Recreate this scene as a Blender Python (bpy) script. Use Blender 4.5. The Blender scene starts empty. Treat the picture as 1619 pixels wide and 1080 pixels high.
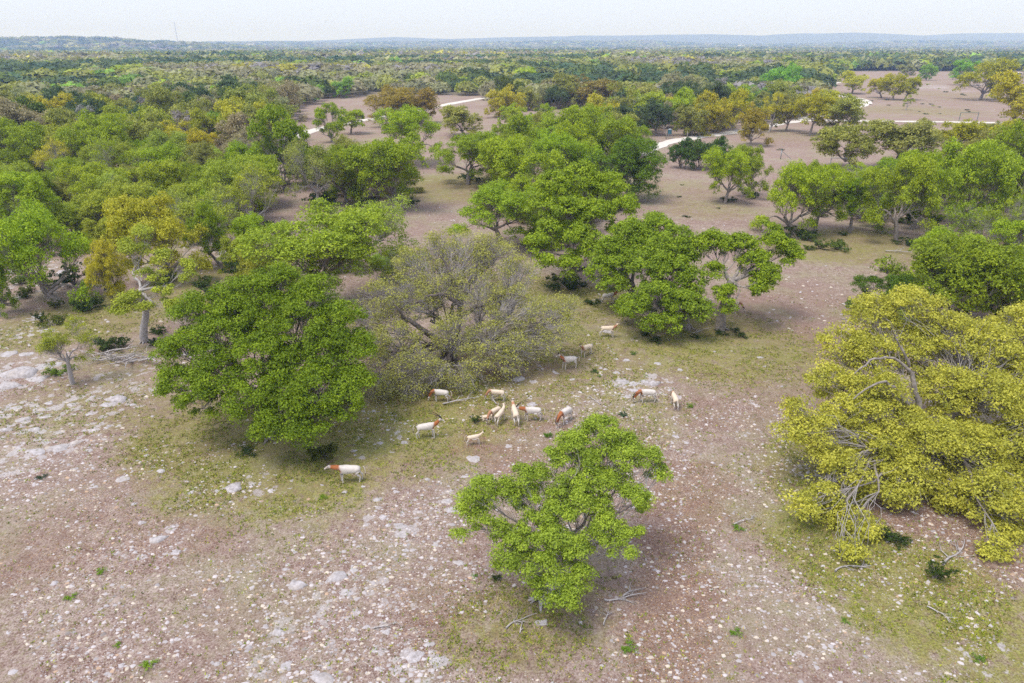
import bpy, math, random
import numpy as np
S = bpy.context.scene
C = S.collection
R = math.radians
# ------------------------------------------------------------------ camera, world, sun, exposure
F = 1079.0; HZ = 68.0; CAMH = 22.0
P = math.atan((540 - HZ) / F); SP, CP = math.sin(P), math.cos(P)
cam_d = bpy.data.cameras.new('camera'); cam = bpy.data.objects.new('camera', cam_d); C.objects.link(cam)
cam.location = (0, 0, CAMH); cam.rotation_euler = (math.pi / 2 - P, 0, 0)
cam_d.sensor_width = 36; cam_d.lens = 36 * F / 1619; cam_d.clip_start = 0.5; cam_d.clip_end = 60000
S.camera = cam
SUN_EL, SUN_AZ = 66, 235            # azimuth measured from +Y clockwise: sun high, to the left and behind
W = bpy.data.worlds.new('World'); S.world = W; W.use_nodes = True
nt = W.node_tree; bg = nt.nodes['Background']
sky = nt.nodes.new('ShaderNodeTexSky'); sky.sky_type = 'NISHITA'; sky.sun_disc = False
sky.sun_elevation = R(SUN_EL); sky.sun_rotation = R(SUN_AZ); sky.air_density = 1.0; sky.dust_density = 2.0
mixw = nt.nodes.new('ShaderNodeMix'); mixw.data_type = 'RGBA'; mixw.inputs['Factor'].default_value = 0.82
# thin high overcast: a pale layer of cloud over the blue
nt.links.new(sky.outputs[0], mixw.inputs[6]); mixw.inputs[7].default_value = (6.3, 6.85, 8.5, 1)
nt.links.new(mixw.outputs[2], bg.inputs['Color']); bg.inputs['Strength'].default_value = 0.11
sd = bpy.data.lights.new('sun', 'SUN'); sun = bpy.data.objects.new('sun', sd); C.objects.link(sun)
sd.energy = 2.3; sd.angle = R(26); sd.color = (1, .95, .88)
sun.rotation_euler = (R(90 - SUN_EL), 0, R(-SUN_AZ + 180))
S.view_settings.view_transform = 'Standard'; S.view_settings.look = 'None'
S.view_settings.exposure = 0.52; S.view_settings.gamma = 1; S.view_settings.use_curve_mapping = False
cy = S.cycles
cy.max_bounces = 7; cy.diffuse_bounces = 3; cy.glossy_bounces = 1; cy.transmission_bounces = 3
cy.volume_bounces = 4; cy.transparent_max_bounces = 4; cy.use_denoising = False
cy.caustics_reflective = False; cy.caustics_refractive = False

# ------------------------------------------------------------------ helpers
def px_ray(px, py):
    u = (np.asarray(px, float) - 809.5) / F; v = (np.asarray(py, float) - 540) / F
    return u, CP - v * SP, -SP - v * CP            # per unit of depth along the lens axis
def project(x, y, z):
    k = CAMH - z; d = y * CP + k * SP; v = (k * CP - y * SP) / d
    return 809.5 + F * x / d, 540 + F * v, d
def smooth(a, b, x):
    t = np.clip((np.asarray(x, float) - a) / (b - a), 0, 1); return t * t * (3 - 2 * t)
_rs = np.random.RandomState(7)
_tab = _rs.rand(256, 256)
def vnoise(x, y, s=1.0, o=0):
    x = np.asarray(x, float) / s + 37.3 + o * 17.1; y = np.asarray(y, float) / s + 91.7 + o * 5.3
    xi = np.floor(x).astype(int); yi = np.floor(y).astype(int); fx = x - xi; fy = y - yi
    fx = fx * fx * (3 - 2 * fx); fy = fy * fy * (3 - 2 * fy)
    g = lambda a, b: _tab[a % 256, b % 256]
    return (g(xi, yi) * (1 - fx) + g(xi + 1, yi) * fx) * (1 - fy) + (g(xi, yi + 1) * (1 - fx) + g(xi + 1, yi + 1) * fx) * fy
def fbm(x, y, s, o=0, n=4):
    r = 0; a = .5
    for i in range(n): r = r + a * vnoise(x, y, s / 2 ** i, o + i * 3); a *= .5
    return r
RIDGES = [  # distance, depth of the ridge, skyline (column, row)
    (3000, 420, [(-300, 68), (0, 66), (100, 66), (160, 65.5), (200, 62), (250, 60.3), (300, 62), (335, 66), (370, 67), (420, 70), (520, 76), (900, 79), (2000, 79)]),
    (5400, 700, [(-300, 72), (300, 70), (400, 67), (500, 66), (560, 68), (640, 67), (700, 66), (760, 67.5), (850, 65), (950, 66), (1000, 65.5), (1080, 69), (1150, 70), (1230, 68), (1330, 65), (1450, 65), (2000, 66)]),
    (8800, 900, [(-300, 66), (450, 66), (560, 64), (640, 60.5), (720, 63), (820, 60), (900, 59), (1000, 58), (1080, 56), (1150, 58), (1240, 54), (1330, 58), (1440, 52.5), (1500, 54), (2000, 55)])]
def gh(x, y):
    x = np.asarray(x, float); y = np.asarray(y, float); d = np.hypot(x, y)
    z = (fbm(x, y, 9, 1, 3) - .44) * .3 * (1 - smooth(90, 130, d))
    z = z + smooth(420, 1500, d) * (fbm(x, y, 420, 5, 3) - .5) * 7 - 6 * smooth(600, 2200, d)
    yy = np.maximum(y, 1); col = 809.5 + F * x / np.maximum(d, 1)  # rough column
    for D, w, prof in RIDGES:
        row = np.interp(col, [p[0] for p in prof], [p[1] for p in prof])
        h = CAMH + (0, 0, 6)[(D > 4000) + (D > 6000)] + (HZ - row) * D * 1.04 / F + (fbm(x, y, 300, 9, 3) - .45) * D * .0016
        z = z + np.maximum(h, 0) * np.exp(-((yy - D) / w) ** 2) * (y > 0)
    return z
def at(px, py):
    a, b, c = px_ray(px, py)
    t = CAMH / -c
    for _ in range(3): t = (CAMH - gh(a * t, b * t)) / -c
    return float(a * t), float(b * t), float(gh(a * t, b * t)), float(t)
def march(px, py):
    a, b, c = px_ray(px, py); t = np.linspace(60, 12000, 6000)
    hit = np.nonzero(CAMH + c * t < gh(a * t, b * t))[0]
    t = t[hit[0]] if len(hit) else 9000.
    return float(a * t), float(b * t), float(gh(a * t, b * t)), float(t)
def tag(o, label=None, cat=None, group=None, kind=None):
    if label: o['label'] = label
    if cat: o['category'] = cat
    if group: o['group'] = group
    if kind: o['kind'] = kind
    return o
def mesh_np(name, V, Fc, mat=None, fattr=None, pattr=None, smoothed=False):
    V = np.asarray(V, np.float32); Fc = np.asarray(Fc, np.int32)
    me = bpy.data.meshes.new(name); n, k = Fc.shape
    me.vertices.add(len(V)); me.vertices.foreach_set('co', V.ravel())
    me.loops.add(n * k); me.loops.foreach_set('vertex_index', Fc.ravel())
    me.polygons.add(n); me.polygons.foreach_set('loop_start', np.arange(0, n * k, k, dtype=np.int32))
    if smoothed: me.polygons.foreach_set('use_smooth', np.ones(n, bool))
    for dom, dd in (('FACE', fattr), ('POINT', pattr)):
        for an, arr in (dd or {}).items():
            arr = np.asarray(arr, np.float32)
            if arr.ndim == 1: me.attributes.new(an, 'FLOAT', dom).data.foreach_set('value', arr)
            else: me.attributes.new(an, 'FLOAT_COLOR', dom).data.foreach_set('color', np.c_[arr, np.ones(len(arr))].astype(np.float32).ravel())
    me.update(calc_edges=True)
    if mat: me.materials.append(mat)
    return me
def link(name, data, parent=None, loc=None, rot=None, scale=None):
    o = bpy.data.objects.new(name, data); C.objects.link(o)
    if parent: o.parent = parent
    if loc is not None: o.location = loc
    if rot is not None: o.rotation_euler = rot
    if scale is not None: o.scale = scale
    return o
def empty(name, loc, rz=0):
    o = link(name, None, loc=loc, rot=(0, 0, rz)); o.empty_display_size = .5; return o

# ------------------------------------------------------------------ materials
class Mat:
    def __init__(s, name):
        s.m = bpy.data.materials.new(name); s.m.use_nodes = True; s.t = s.m.node_tree
        s.b = s.t.nodes['Principled BSDF']; s.out = s.t.nodes['Material Output']
    def n(s, ty, **kw):
        nd = s.t.nodes.new(ty)
        for k, v in kw.items():
            if k.startswith('_'): setattr(nd, k[1:], v)
            else: s.put(nd, k, v)
        return nd
    def put(s, nd, k, v):
        i = nd.inputs[int(k[1:])] if k[0] == 'i' and k[1:].isdigit() else nd.inputs[k.replace('__', ' ')]
        if hasattr(v, 'is_linked') or hasattr(v, 'links'): s.t.links.new(v, i)
        else: i.default_value = v
    def noise(s, vec, scale, detail=3, rough=.6):
        return s.n('ShaderNodeTexNoise', Vector=vec, Scale=scale, Detail=detail, Roughness=rough).outputs['Fac']
    def rng(s, x, a, b, c=0., d=1.):
        return s.n('ShaderNodeMapRange', Value=x, i1=a, i2=b, i3=c, i4=d).outputs[0]
    def mul(s, a, b, op='MULTIPLY'):
        return s.n('ShaderNodeMath', _operation=op, i0=a, i1=b).outputs[0]
    def mix(s, f, a, b, bt='MIX'):
        nd = s.n('ShaderNodeMix', _data_type='RGBA', _blend_type=bt)
        s.put(nd, 'i0', f)
        for k, v in (('i6', a), ('i7', b)):
            s.put(nd, k, (*v, 1) if isinstance(v, tuple) and len(v) == 3 else v)
        return nd.outputs[2]
    def bump(s, h, st, dist):
        s.t.links.new(s.n('ShaderNodeBump', Height=h, Strength=st, Distance=dist).outputs[0], s.b.inputs['Normal'])
def leaf_mat(name, from_attr=False):
    m = Mat(name)
    if from_attr: col = m.n('ShaderNodeAttribute', _attribute_name='col').outputs['Color']
    else: col = m.n('ShaderNodeObjectInfo').outputs['Color']
    t = m.n('ShaderNodeAttribute', _attribute_name='tint').outputs['Fac']
    hsv = m.n('ShaderNodeHueSaturation', Color=col, Hue=m.rng(t, 0, 1, .51, .488), Saturation=1.0, Value=m.rng(t, 0, 1, .55, 1.5))
    c = hsv.outputs[0]
    m.put(m.b, 'Base__Color', c); m.b.inputs['Roughness'].default_value = .55; m.b.inputs['Specular IOR Level'].default_value = .18
    tr = m.n('ShaderNodeBsdfTranslucent', Color=m.mix(1, c, (1.25, 1.2, .7), 'MULTIPLY'))
    mx = m.n('ShaderNodeMixShader', Fac=.3); m.t.links.new(m.b.outputs[0], mx.inputs[1]); m.t.links.new(tr.outputs[0], mx.inputs[2])
    m.t.links.new(mx.outputs[0], m.out.inputs['Surface'])
    return m.m
LEAF = leaf_mat('oak_leaf'); LEAFC = leaf_mat('woodland_leaf', True)
def plain(name, col, rough=.8, nscale=0, var=.25, bump=0, metal=0):
    m = Mat(name); m.b.inputs['Roughness'].default_value = rough; m.b.inputs['Metallic'].default_value = metal
    m.b.inputs['Specular IOR Level'].default_value = .2
    if nscale:
        tc = m.n('ShaderNodeTexCoord').outputs['Object']; f = m.noise(tc, nscale, 4, .65)
        d = tuple(c * (1 - var) for c in col); l = tuple(min(1, c * (1 + var)) for c in col)
        m.put(m.b, 'Base__Color', m.mix(m.rng(f, .3, .7), d, l))
        if bump: m.bump(f, .6, bump)
    else: m.b.inputs['Base Color'].default_value = (*col, 1)
    return m.m
BARK = plain('bark', (.27, .235, .21), .9, 5, .45, .04)
DARKBARK = plain('dark_bark', (.15, .125, .11), .9, 5, .5, .04)
PALEBARK = plain('weathered_wood', (.40, .365, .35), .9, 6, .35, .03)
HOUSE = plain('pale_wall', (.7, .68, .64), .8, .5, .1); ROOF = plain('metal_roof', (.55, .53, .5), .6, .5, .15)
STEEL = plain('galvanised_steel', (.3, .33, .35), .5, 6, .2, 0, .4); TEAL = plain('teal_paint', (.04, .13, .16), .5, 6, .2)
GLASSD = plain('dark_window', (.03, .04, .05), .2); MAST = plain('mast_paint', (.35, .33, .36), .6)
ROAD = plain('caliche', (.62, .57, .51), .95, .7, .13, .03)
def stone_mat():
    m = Mat('limestone'); tc = m.n('ShaderNodeTexCoord').outputs['Object']; g = m.n('ShaderNodeNewGeometry').outputs['Position']
    r = m.n('ShaderNodeObjectInfo').outputs['Random']
    f = m.noise(g, 5, 6, .7); f2 = m.noise(g, 1.1, 3)
    c = m.mix(m.rng(f, .35, .68), (.27, .24, .235), (.58, .54, .555))
    c = m.mix(m.rng(f2, .5, .7, 0, .35), c, (.44, .35, .25))
    c = m.mix(m.mul(r, .3), c, (.38, .36, .34)); m.put(m.b, 'Base__Color', c)
    m.b.inputs['Roughness'].default_value = .95; m.bump(f, .8, .05); return m.m
STONE = stone_mat()
def attr_mat(name, rough=.9):
    m = Mat(name); m.put(m.b, 'Base__Color', m.n('ShaderNodeAttribute', _attribute_name='col').outputs['Color'])
    m.b.inputs['Roughness'].default_value = rough; m.b.inputs['Specular IOR Level'].default_value = .15; return m.m
GRAVEL = attr_mat('gravel_mix'); GRASS = attr_mat('grass_blades'); COAT = attr_mat('antelope_coat', .75)
HORN = plain('horn', (.05, .035, .03), .5, 20, .3); EYE = plain('eye', (.01, .008, .006), .15)
HOOF = plain('hoof', (.06, .05, .045), .6)
def ground_mat():
    m = Mat('pasture_ground'); g = m.n('ShaderNodeNewGeometry').outputs['Position']
    at_ = m.n('ShaderNodeAttribute', _attribute_name='patch').outputs['Color']
    sep = m.n('ShaderNodeSeparateColor', Color=at_).outputs
    far = m.n('ShaderNodeAttribute', _attribute_name='wood').outputs['Fac']
    n1 = m.noise(g, .22, 5, .65); n2 = m.noise(g, 2.2, 5, .7); n3 = m.noise(g, 11, 4, .75); n4 = m.noise(g, .9, 4, .7)
    dry = m.mix(m.rng(n2, .38, .62), (.19, .105, .085), (.40, .30, .26))
    dry = m.mix(m.rng(n1, .42, .62, 0, .6), dry, (.42, .35, .295))
    dry = m.mix(m.rng(n3, .45, .7, 0, .7), dry, (.58, .49, .43))
    dry = m.mix(m.rng(n3, .5, .34, 0, .85), dry, (.11, .06, .045))
    gspeck = m.noise(g, 4.3, 4, .75)
    c = m.mix(m.rng(m.mul(gspeck, m.rng(n1, .3, .7, .85, 1.1)), .5, .62, 0, .55), dry, (.21, .20, .065))
    lit = m.mix(m.rng(n3, .35, .65), (.15, .08, .058), (.33, .215, .16))
    c = m.mix(m.rng(m.mul(sep[1], m.mul(m.rng(n4, .3, .65, .35, 1.5), m.rng(n2, .3, .6, .6, 1.3))), .25, 1.0, 0, .72), c, lit)
    gr = m.mix(m.rng(n3, .38, .62), (.12, .125, .022), (.34, .34, .06))
    gr = m.mix(m.rng(n2, .5, .68, 0, .6), gr, (.36, .25, .15))
    c = m.mix(m.rng(m.mul(sep[0], m.mul(m.rng(n2, .35, .6, .35, 1.4), m.rng(n4, .32, .62, .5, 1.35))), .2, .75, 0, .88), c, gr)
    # bare rock showing through
    vor = m.n('ShaderNodeTexVoronoi', Vector=m.mix(.12, g, m.n('ShaderNodeTexNoise', Vector=g, Scale=2.5).outputs['Color'], 'ADD'), Scale=1.5)
    rk = m.mix(m.rng(n3, .35, .65), (.40, .36, .35), (.62, .58, .58))
    f = m.rng(m.mul(m.mul(sep[2], m.rng(n4, .4, .62, .1, 1.3)), m.rng(vor.outputs['Distance'], .25, .6, 1.25, .35)), .5, .66)
    c = m.mix(m.mul(f, .85), c, rk)
    # scattered small chips, too fine to build
    v2 = m.n('ShaderNodeTexVoronoi', Vector=g, Scale=7.5)
    chip = m.mul(m.rng(v2.outputs['Distance'], .16, .24, 1, 0), m.rng(m.n('ShaderNodeSeparateColor', Color=v2.outputs['Color']).outputs[0], .62, .64))
    chip = m.mul(chip, m.rng(sep[0], .2, .8, .9, .35))
    c = m.mix(chip, c, (.54, .48, .45))
    big = m.noise(g, .06, 6, .7)
    c = m.mix(m.rng(big, .4, .62, 0, .45), c, (.27, .185, .15))
    c = m.mix(m.rng(m.noise(g, .11, 5, .7), .5, .68, 0, .4), c, (.27, .27, .12))
    n5 = m.noise(g, 1.3, 6, .82)
    c = m.mix(m.rng(n5, .5, .3, 0, .55), c, (.15, .10, .075))
    c = m.mix(m.rng(n5, .55, .72, 0, .5), c, (.50, .43, .36))
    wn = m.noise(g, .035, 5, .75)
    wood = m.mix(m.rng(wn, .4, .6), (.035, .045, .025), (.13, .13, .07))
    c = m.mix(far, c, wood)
    m.put(m.b, 'Base__Color', c); m.b.inputs['Roughness'].default_value = 1; m.b.inputs['Specular IOR Level'].default_value = .05
    m.bump(n3, .9, .09); return m.m
GROUND = ground_mat()

# ------------------------------------------------------------------ haze
hm = bpy.data.materials.new('haze_air'); hm.use_nodes = True; ht = hm.node_tree; ht.nodes.clear()
ho = ht.nodes.new('ShaderNodeOutputMaterial'); hv = ht.nodes.new('ShaderNodeVolumePrincipled')
hv.inputs['Color'].default_value = (.40, .56, 1.0, 1); hv.inputs['Absorption Color'].default_value = (1, 1, 1, 1); hv.inputs['Density'].default_value = 2.5e-4; hv.inputs['Anisotropy'].default_value = 0.0
ht.links.new(hv.outputs[0], ho.inputs['Volume'])
def box_np(x0, y0, z0, x1, y1, z1):
    V = [(x, y, z) for z in (z0, z1) for y in (y0, y1) for x in (x0, x1)]
    return np.array(V, float), np.array([(0, 2, 3, 1), (4, 5, 7, 6), (0, 1, 5, 4), (2, 6, 7, 3), (0, 4, 6, 2), (1, 3, 7, 5)])
V, Fc = box_np(-10400, -10400, -16, 10400, 10400, 165)
hz = link('haze', mesh_np('haze', V, Fc, hm)); hz['kind'] = 'stuff'

# ------------------------------------------------------------------ ground patches, from where they lie on the ground
def disc(px, py, r, w=1.0, st=1.0):
    x, y, z, t = at(px, py); return (x, y, r, r * st, w)
GR = [disc(*a) for a in [(400, 700, 8, 1, .8), (330, 690, 6, .9), (480, 720, 7, 1), (620, 660, 7, 1), (700, 640, 6, .9), (560, 700, 5, .7), (760, 660, 4, .6), (440, 760, 5, .6),
    (880, 540, 6, .8), (950, 590, 6, .55), (1000, 550, 7, .7), (1150, 545, 9, .8), (1080, 560, 6, .6), (930, 480, 7, .7), (1250, 560, 4, .3), (1290, 740, 4, .8), (1310, 850, 4, .9), (1370, 900, 4, .9),
    (1450, 940, 5, .9), (1560, 1000, 5, .7), (1280, 770, 3, .7), (820, 985, 3.2, .5), (900, 970, 3, .4), (760, 1000, 2.5, .4), (230, 640, 5, .5), (100, 640, 6, .4), (160, 500, 8, .8), (60, 520, 7, .6), (350, 450, 9, .7),
    (720, 290, 12, .7), (850, 470, 8, .8), (1300, 390, 9, .8), (1370, 385, 9, .8), (1450, 400, 8, .6), (1060, 300, 14, .35), (1120, 330, 10, .4), (800, 630, 5, .6), (870, 610, 5, .5), (650, 710, 5, .5), (520, 800, 4, .35), (330, 760, 4, .6),
    (1000, 660, 5, .4), (730, 300, 14, .6), (560, 220, 18, .3), (950, 195, 25, .5), (1450, 175, 30, .45), (1500, 150, 40, .35), (1250, 215, 20, .3), (200, 580, 5, .4)]]
LI = [disc(*a) for a in [(1250, 540, 7, .9), (1220, 500, 6, .8), (1290, 600, 6, .6), (1080, 800, 3, 1), (1060, 860, 2.5, 1), (1070, 930, 2.6, .9), (1060, 1010, 2.5, .9), (1050, 1060, 2, .8), (1100, 760, 3, .8), (1170, 830, 2, .4),
    (755, 703, 2.3, 1.3), (800, 720, 2.5, .9), (870, 680, 2.5, .7), (820, 700, 3, .7), (1420, 800, 5, 1.1), (1480, 860, 4, 1.1), (1560, 840, 5, 1.1), (1380, 760, 4, .9), (650, 620, 6, .8), (740, 600, 6, .9), (820, 580, 5, .7), (1400, 420, 6, .4),
    (300, 830, 4, .5), (60, 880, 4, .5), (150, 800, 5, .4), (1250, 480, 9, .6), (1180, 620, 6, .45), (960, 710, 4, .5), (1130, 640, 5, .5), (540, 170, 20, .5), (1250, 225, 14, .5), (1480, 150, 18, .4), (1120, 340, 9, .4), (700, 960, 2.5, .5)]]
RO = [disc(*a) for a in [(30, 595, 4, 1.2), (70, 650, 4, 1.2), (180, 630, 3.5, 1.2), (100, 690, 4, 1), (60, 715, 3.5, 1.1), (20, 660, 4, 1.1), (0, 530, 6, .8), (200, 590, 4, .7), (40, 440, 9, .8), (150, 440, 7, .7), (350, 400, 9, .7),
    (250, 860, 2, .8), (620, 830, 2.5, .8), (590, 950, 3, .7), (640, 1040, 2, 1), (470, 1020, 3, .8), (540, 930, 2, .8), (1010, 605, 3.2, 1.2), (1060, 625, 2, .6), (720, 790, 2, .7), (280, 720, 3, .5), (600, 700, 3, .6), (400, 770, 2, .7),
    (1500, 139, 45, 1.7, .16), (1450, 136, 35, 1.6, .14), (1580, 144, 40, 1.7, .15), (1540, 134, 45, 1.5, .12), (690, 280, 9, .5), (1030, 270, 12, .4), (790, 350, 8, .5), (1000, 760, 2, .4), (960, 560, 3, .6), (1560, 1040, 2.5, .6), (1280, 745, 2, .6)]]
def field(L, x, y):
    v = np.zeros(np.shape(x))
    for (a, b, rx, ry, w) in L:
        q = np.hypot((x - a) / rx, (y - b) / ry); v = np.maximum(v, w * (1 - smooth(.45, 1.15, q)))
    return v
def inside(poly, px, py):
    px = np.asarray(px, float); py = np.asarray(py, float); c = np.zeros(px.shape, bool); n = len(poly)
    for i in range(n):
        x1, y1 = poly[i]; x2, y2 = poly[i - 1]
        if y1 == y2: continue
        c ^= ((y1 > py) != (y2 > py)) & (px < (x2 - x1) * (py - y1) / (y2 - y1) + x1)
    return c
WOODS = [[(-400, 116), (560, 116), (605, 135), (592, 148), (500, 158), (462, 178), (452, 205), (430, 250), (330, 262), (250, 300), (100, 335), (-400, 400)],
         [(600, 116), (1310, 116), (1318, 130), (1288, 150), (1298, 172), (1210, 200), (1090, 212), (1020, 222), (960, 232), (930, 205), (1000, 182), (1055, 158), (960, 156), (890, 172), (800, 176), (775, 152), (700, 150), (596, 148)],
         [(1600, 60), (2100, 60), (2100, 300), (1760, 300), (1680, 200), (1640, 130)]]
def wooded(px, py):
    w = (py < 117) & ~((px > 1330) & (py > 112) & (px < 1680))
    for p in WOODS: w |= inside(p, px, py)
    for (a, b, c, d) in ((525, 103, 30, 3), (970, 118, 25, 3), (1030, 106, 14, 2), (1310, 104, 20, 2)): w &= ((px - a) / c) ** 2 + ((py - b) / d) ** 2 > 1
    return w

# ------------------------------------------------------------------ ground sheet (polar grid, finest where the pasture is close)
ang = np.concatenate([np.linspace(-R(46), R(46), 330), np.linspace(R(46), 2 * math.pi - R(46), 62)[1:-1]])
rad = np.concatenate([[.5, 6, 12], np.geomspace(16, 130, 140), np.geomspace(130, 10300, 86)[1:]])
A, Rr = np.meshgrid(ang, rad); X = Rr * np.sin(A); Y = Rr * np.cos(A); Z = gh(X, Y)
na, nr = len(ang), len(rad)
i, j = np.meshgrid(np.arange(nr - 1), np.arange(na), indexing='ij'); j2 = (j + 1) % na
Fc = np.stack([i * na + j, (i + 1) * na + j, (i + 1) * na + j2, i * na + j2], -1).reshape(-1, 4)
x, y, z = X.ravel(), Y.ravel(), Z.ravel()
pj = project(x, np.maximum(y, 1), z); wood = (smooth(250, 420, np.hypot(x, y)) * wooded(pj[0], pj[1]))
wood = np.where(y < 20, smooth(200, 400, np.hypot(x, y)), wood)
patch = np.stack([field(GR, x, y), field(LI, x, y), field(RO, x, y)], -1)
ground = link('ground', mesh_np('ground', np.c_[x, y, z], Fc, GROUND, pattr={'patch': patch, 'wood': wood}, smoothed=True))
tag(ground, kind='structure')
def ribbon(name, pts, width, mat, seed):
    rs = np.random.RandomState(seed); W = np.array([at(*p)[:2] for p in pts]); out = []
    for a, b in zip(W[:-1], W[1:]):
        n = max(2, int(np.hypot(*(b - a)) / 3)); out += [a + (b - a) * k / n for k in range(n)]
    out.append(W[-1]); Q = np.array(out)
    for _ in range(4): Q[1:-1] = (Q[:-2] + 2 * Q[1:-1] + Q[2:]) / 4
    T = np.gradient(Q, axis=0); T /= np.linalg.norm(T, axis=1)[:, None]; N = np.c_[-T[:, 1], T[:, 0]]
    a = width / 2 * (1 + rs.uniform(-.25, .2, len(Q))); b = width / 2 * (1 + rs.uniform(-.25, .2, len(Q)))
    L = Q + N * a[:, None]; M = Q - N * b[:, None]; V = np.concatenate([L, Q, M]); n = len(Q)
    Zz = gh(V[:, 0], V[:, 1]) + .05; Zz[n:2 * n] += .04
    k = np.arange(n - 1); Fq = np.concatenate([np.stack([k, k + n, k + n + 1, k + 1], -1), np.stack([k + n, k + 2 * n, k + 2 * n + 1, k + n + 1], -1)])
    return tag(link(name, mesh_np(name, np.c_[V, Zz], Fq, mat, smoothed=True)), kind='structure')
ribbon('road', [(1750, 197), (1619, 195), (1523, 193.5), (1420, 192), (1353, 191.5), (1300, 190), (1265, 191), (1222, 197), (1170, 208), (1110, 216), (1075, 221), (1045, 228), (1025, 237), (1012, 247)], 4.2, ROAD, 1)
ribbon('track', [(1262, 190), (1300, 182), (1335, 174), (1362, 167), (1371, 162), (1366, 158), (1345, 154), (1322, 151), (1312, 146), (1300, 140), (1308, 134.5), (1327, 130)], 4.6, ROAD, 2)
ribbon('lane', [(455, 222), (477, 211), (505, 203), (540, 197), (600, 186), (660, 176), (697, 167), (735, 160), (775, 153.5), (800, 151)], 4.4, ROAD, 3)

# ------------------------------------------------------------------ trees
def unit(rs, n):
    v = rs.normal(size=(n, 3)); return v / np.linalg.norm(v, axis=1)[:, None]
class Wood:
    def __init__(s): s.V = []; s.F = []; s.n = 0; s.mi = []
    def tube(s, pts, r0, r1, k=4, mi=0):
        pts = np.asarray(pts, float); m = len(pts); T = np.gradient(pts, axis=0); T /= np.linalg.norm(T, axis=1)[:, None] + 1e-9
        up = np.array([0, 0, 1.]) if abs(T[:, 2]).mean() < .8 else np.array([1., 0, 0])
        U = np.cross(T, up); U /= np.linalg.norm(U, axis=1)[:, None] + 1e-9; Wv = np.cross(T, U)
        r = np.linspace(r0, r1, m)[:, None, None]; a = np.arange(k) * 2 * math.pi / k
        ring = pts[:, None] + r * (np.cos(a)[None, :, None] * U[:, None] + np.sin(a)[None, :, None] * Wv[:, None])
        s.V.append(ring.reshape(-1, 3)); i, j = np.meshgrid(np.arange(m - 1), np.arange(k), indexing='ij'); j2 = (j + 1) % k
        s.F.append(s.n + np.stack([i * k + j, i * k + j2, (i + 1) * k + j2, (i + 1) * k + j], -1).reshape(-1, 4)); s.n += m * k; s.mi += [mi] * ((m - 1) * k)
    def mesh(s, name, mat, mat2=None):
        me = mesh_np(name, np.concatenate(s.V), np.concatenate(s.F), mat, smoothed=True)
        if mat2: me.materials.append(mat2); me.polygons.foreach_set('material_index', np.array(s.mi, np.int32))
        return me
def crook(rs, a, b, n, amp, lift=0.):
    a = np.asarray(a, float); b = np.asarray(b, float); t = np.linspace(0, 1, n + 1)[:, None]; L = np.linalg.norm(b - a)
    p = a + (b - a) * t; p[:, 2] += lift * L * (4 * t * (1 - t))[:, 0] * .5
    w = np.zeros((n + 1, 3))
    for f in (1, 2, 3): w += np.sin(t * math.pi * f) * rs.normal(size=(1, 3)) * amp * L * 1.1 / f
    return p + w * (1, 1, .6)
def bend(rs, a, b, tan, n, amp):
    a = np.asarray(a, float); b = np.asarray(b, float); L = np.linalg.norm(b - a); tan = tan / (np.linalg.norm(tan) + 1e-9); c = a + tan * L * .27; t = np.linspace(0, 1, n + 1)[:, None]
    p = (1 - t) ** 2 * a + 2 * t * (1 - t) * c + t * t * b
    for f in (1, 2, 3): p = p + np.sin(t * math.pi * f) * rs.normal(size=(1, 3)) * amp * L * .7 / f * (1, 1, .6)
    return p
def leaf_cloud(rs, tips, pr, n, size, flat=.85, quad=False, stretch=1.):
    """n leaves round every tip; returns verts, faces, tint"""
    m = len(tips); c = np.repeat(tips, n, 0); N = m * n
    d = unit(rs, N); d[:, 2] = np.where(d[:, 2] < -.25, -d[:, 2] * .8, d[:, 2]); prr = np.repeat(pr * rs.uniform(.65, 1.3, m), n)[:, None]
    q = (.35 + .65 * rs.rand(N, 1) ** .45) * np.where(rs.rand(N, 1) < .14, 1.4, 1); pos = c + d * prr * q * (1, 1, flat)
    nn = d * .75 + unit(rs, N) * .6 + (0, 0, .2); nn /= np.linalg.norm(nn, axis=1)[:, None]
    u = np.cross(nn, unit(rs, N)); u /= np.linalg.norm(u, axis=1)[:, None] + 1e-9; w = np.cross(nn, u)
    s = size * rs.uniform(.6, 1.45, (N, 1)); tint = np.clip(np.repeat(rs.normal(.5, .14, m), n) + rs.normal(0, .17, N), 0, 1)
    if quad:
        V = np.stack([pos + u * s, pos + w * s * .5, pos - u * s * .8, pos - w * s * .5], 1).reshape(-1, 3); k = 4
    else:
        V = np.stack([pos + u * s, pos - u * s * .55 + w * s * .62, pos - u * s * .55 - w * s * .62], 1).reshape(-1, 3); k = 3
    return V, np.arange(N * k).reshape(-1, k), tint
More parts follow.
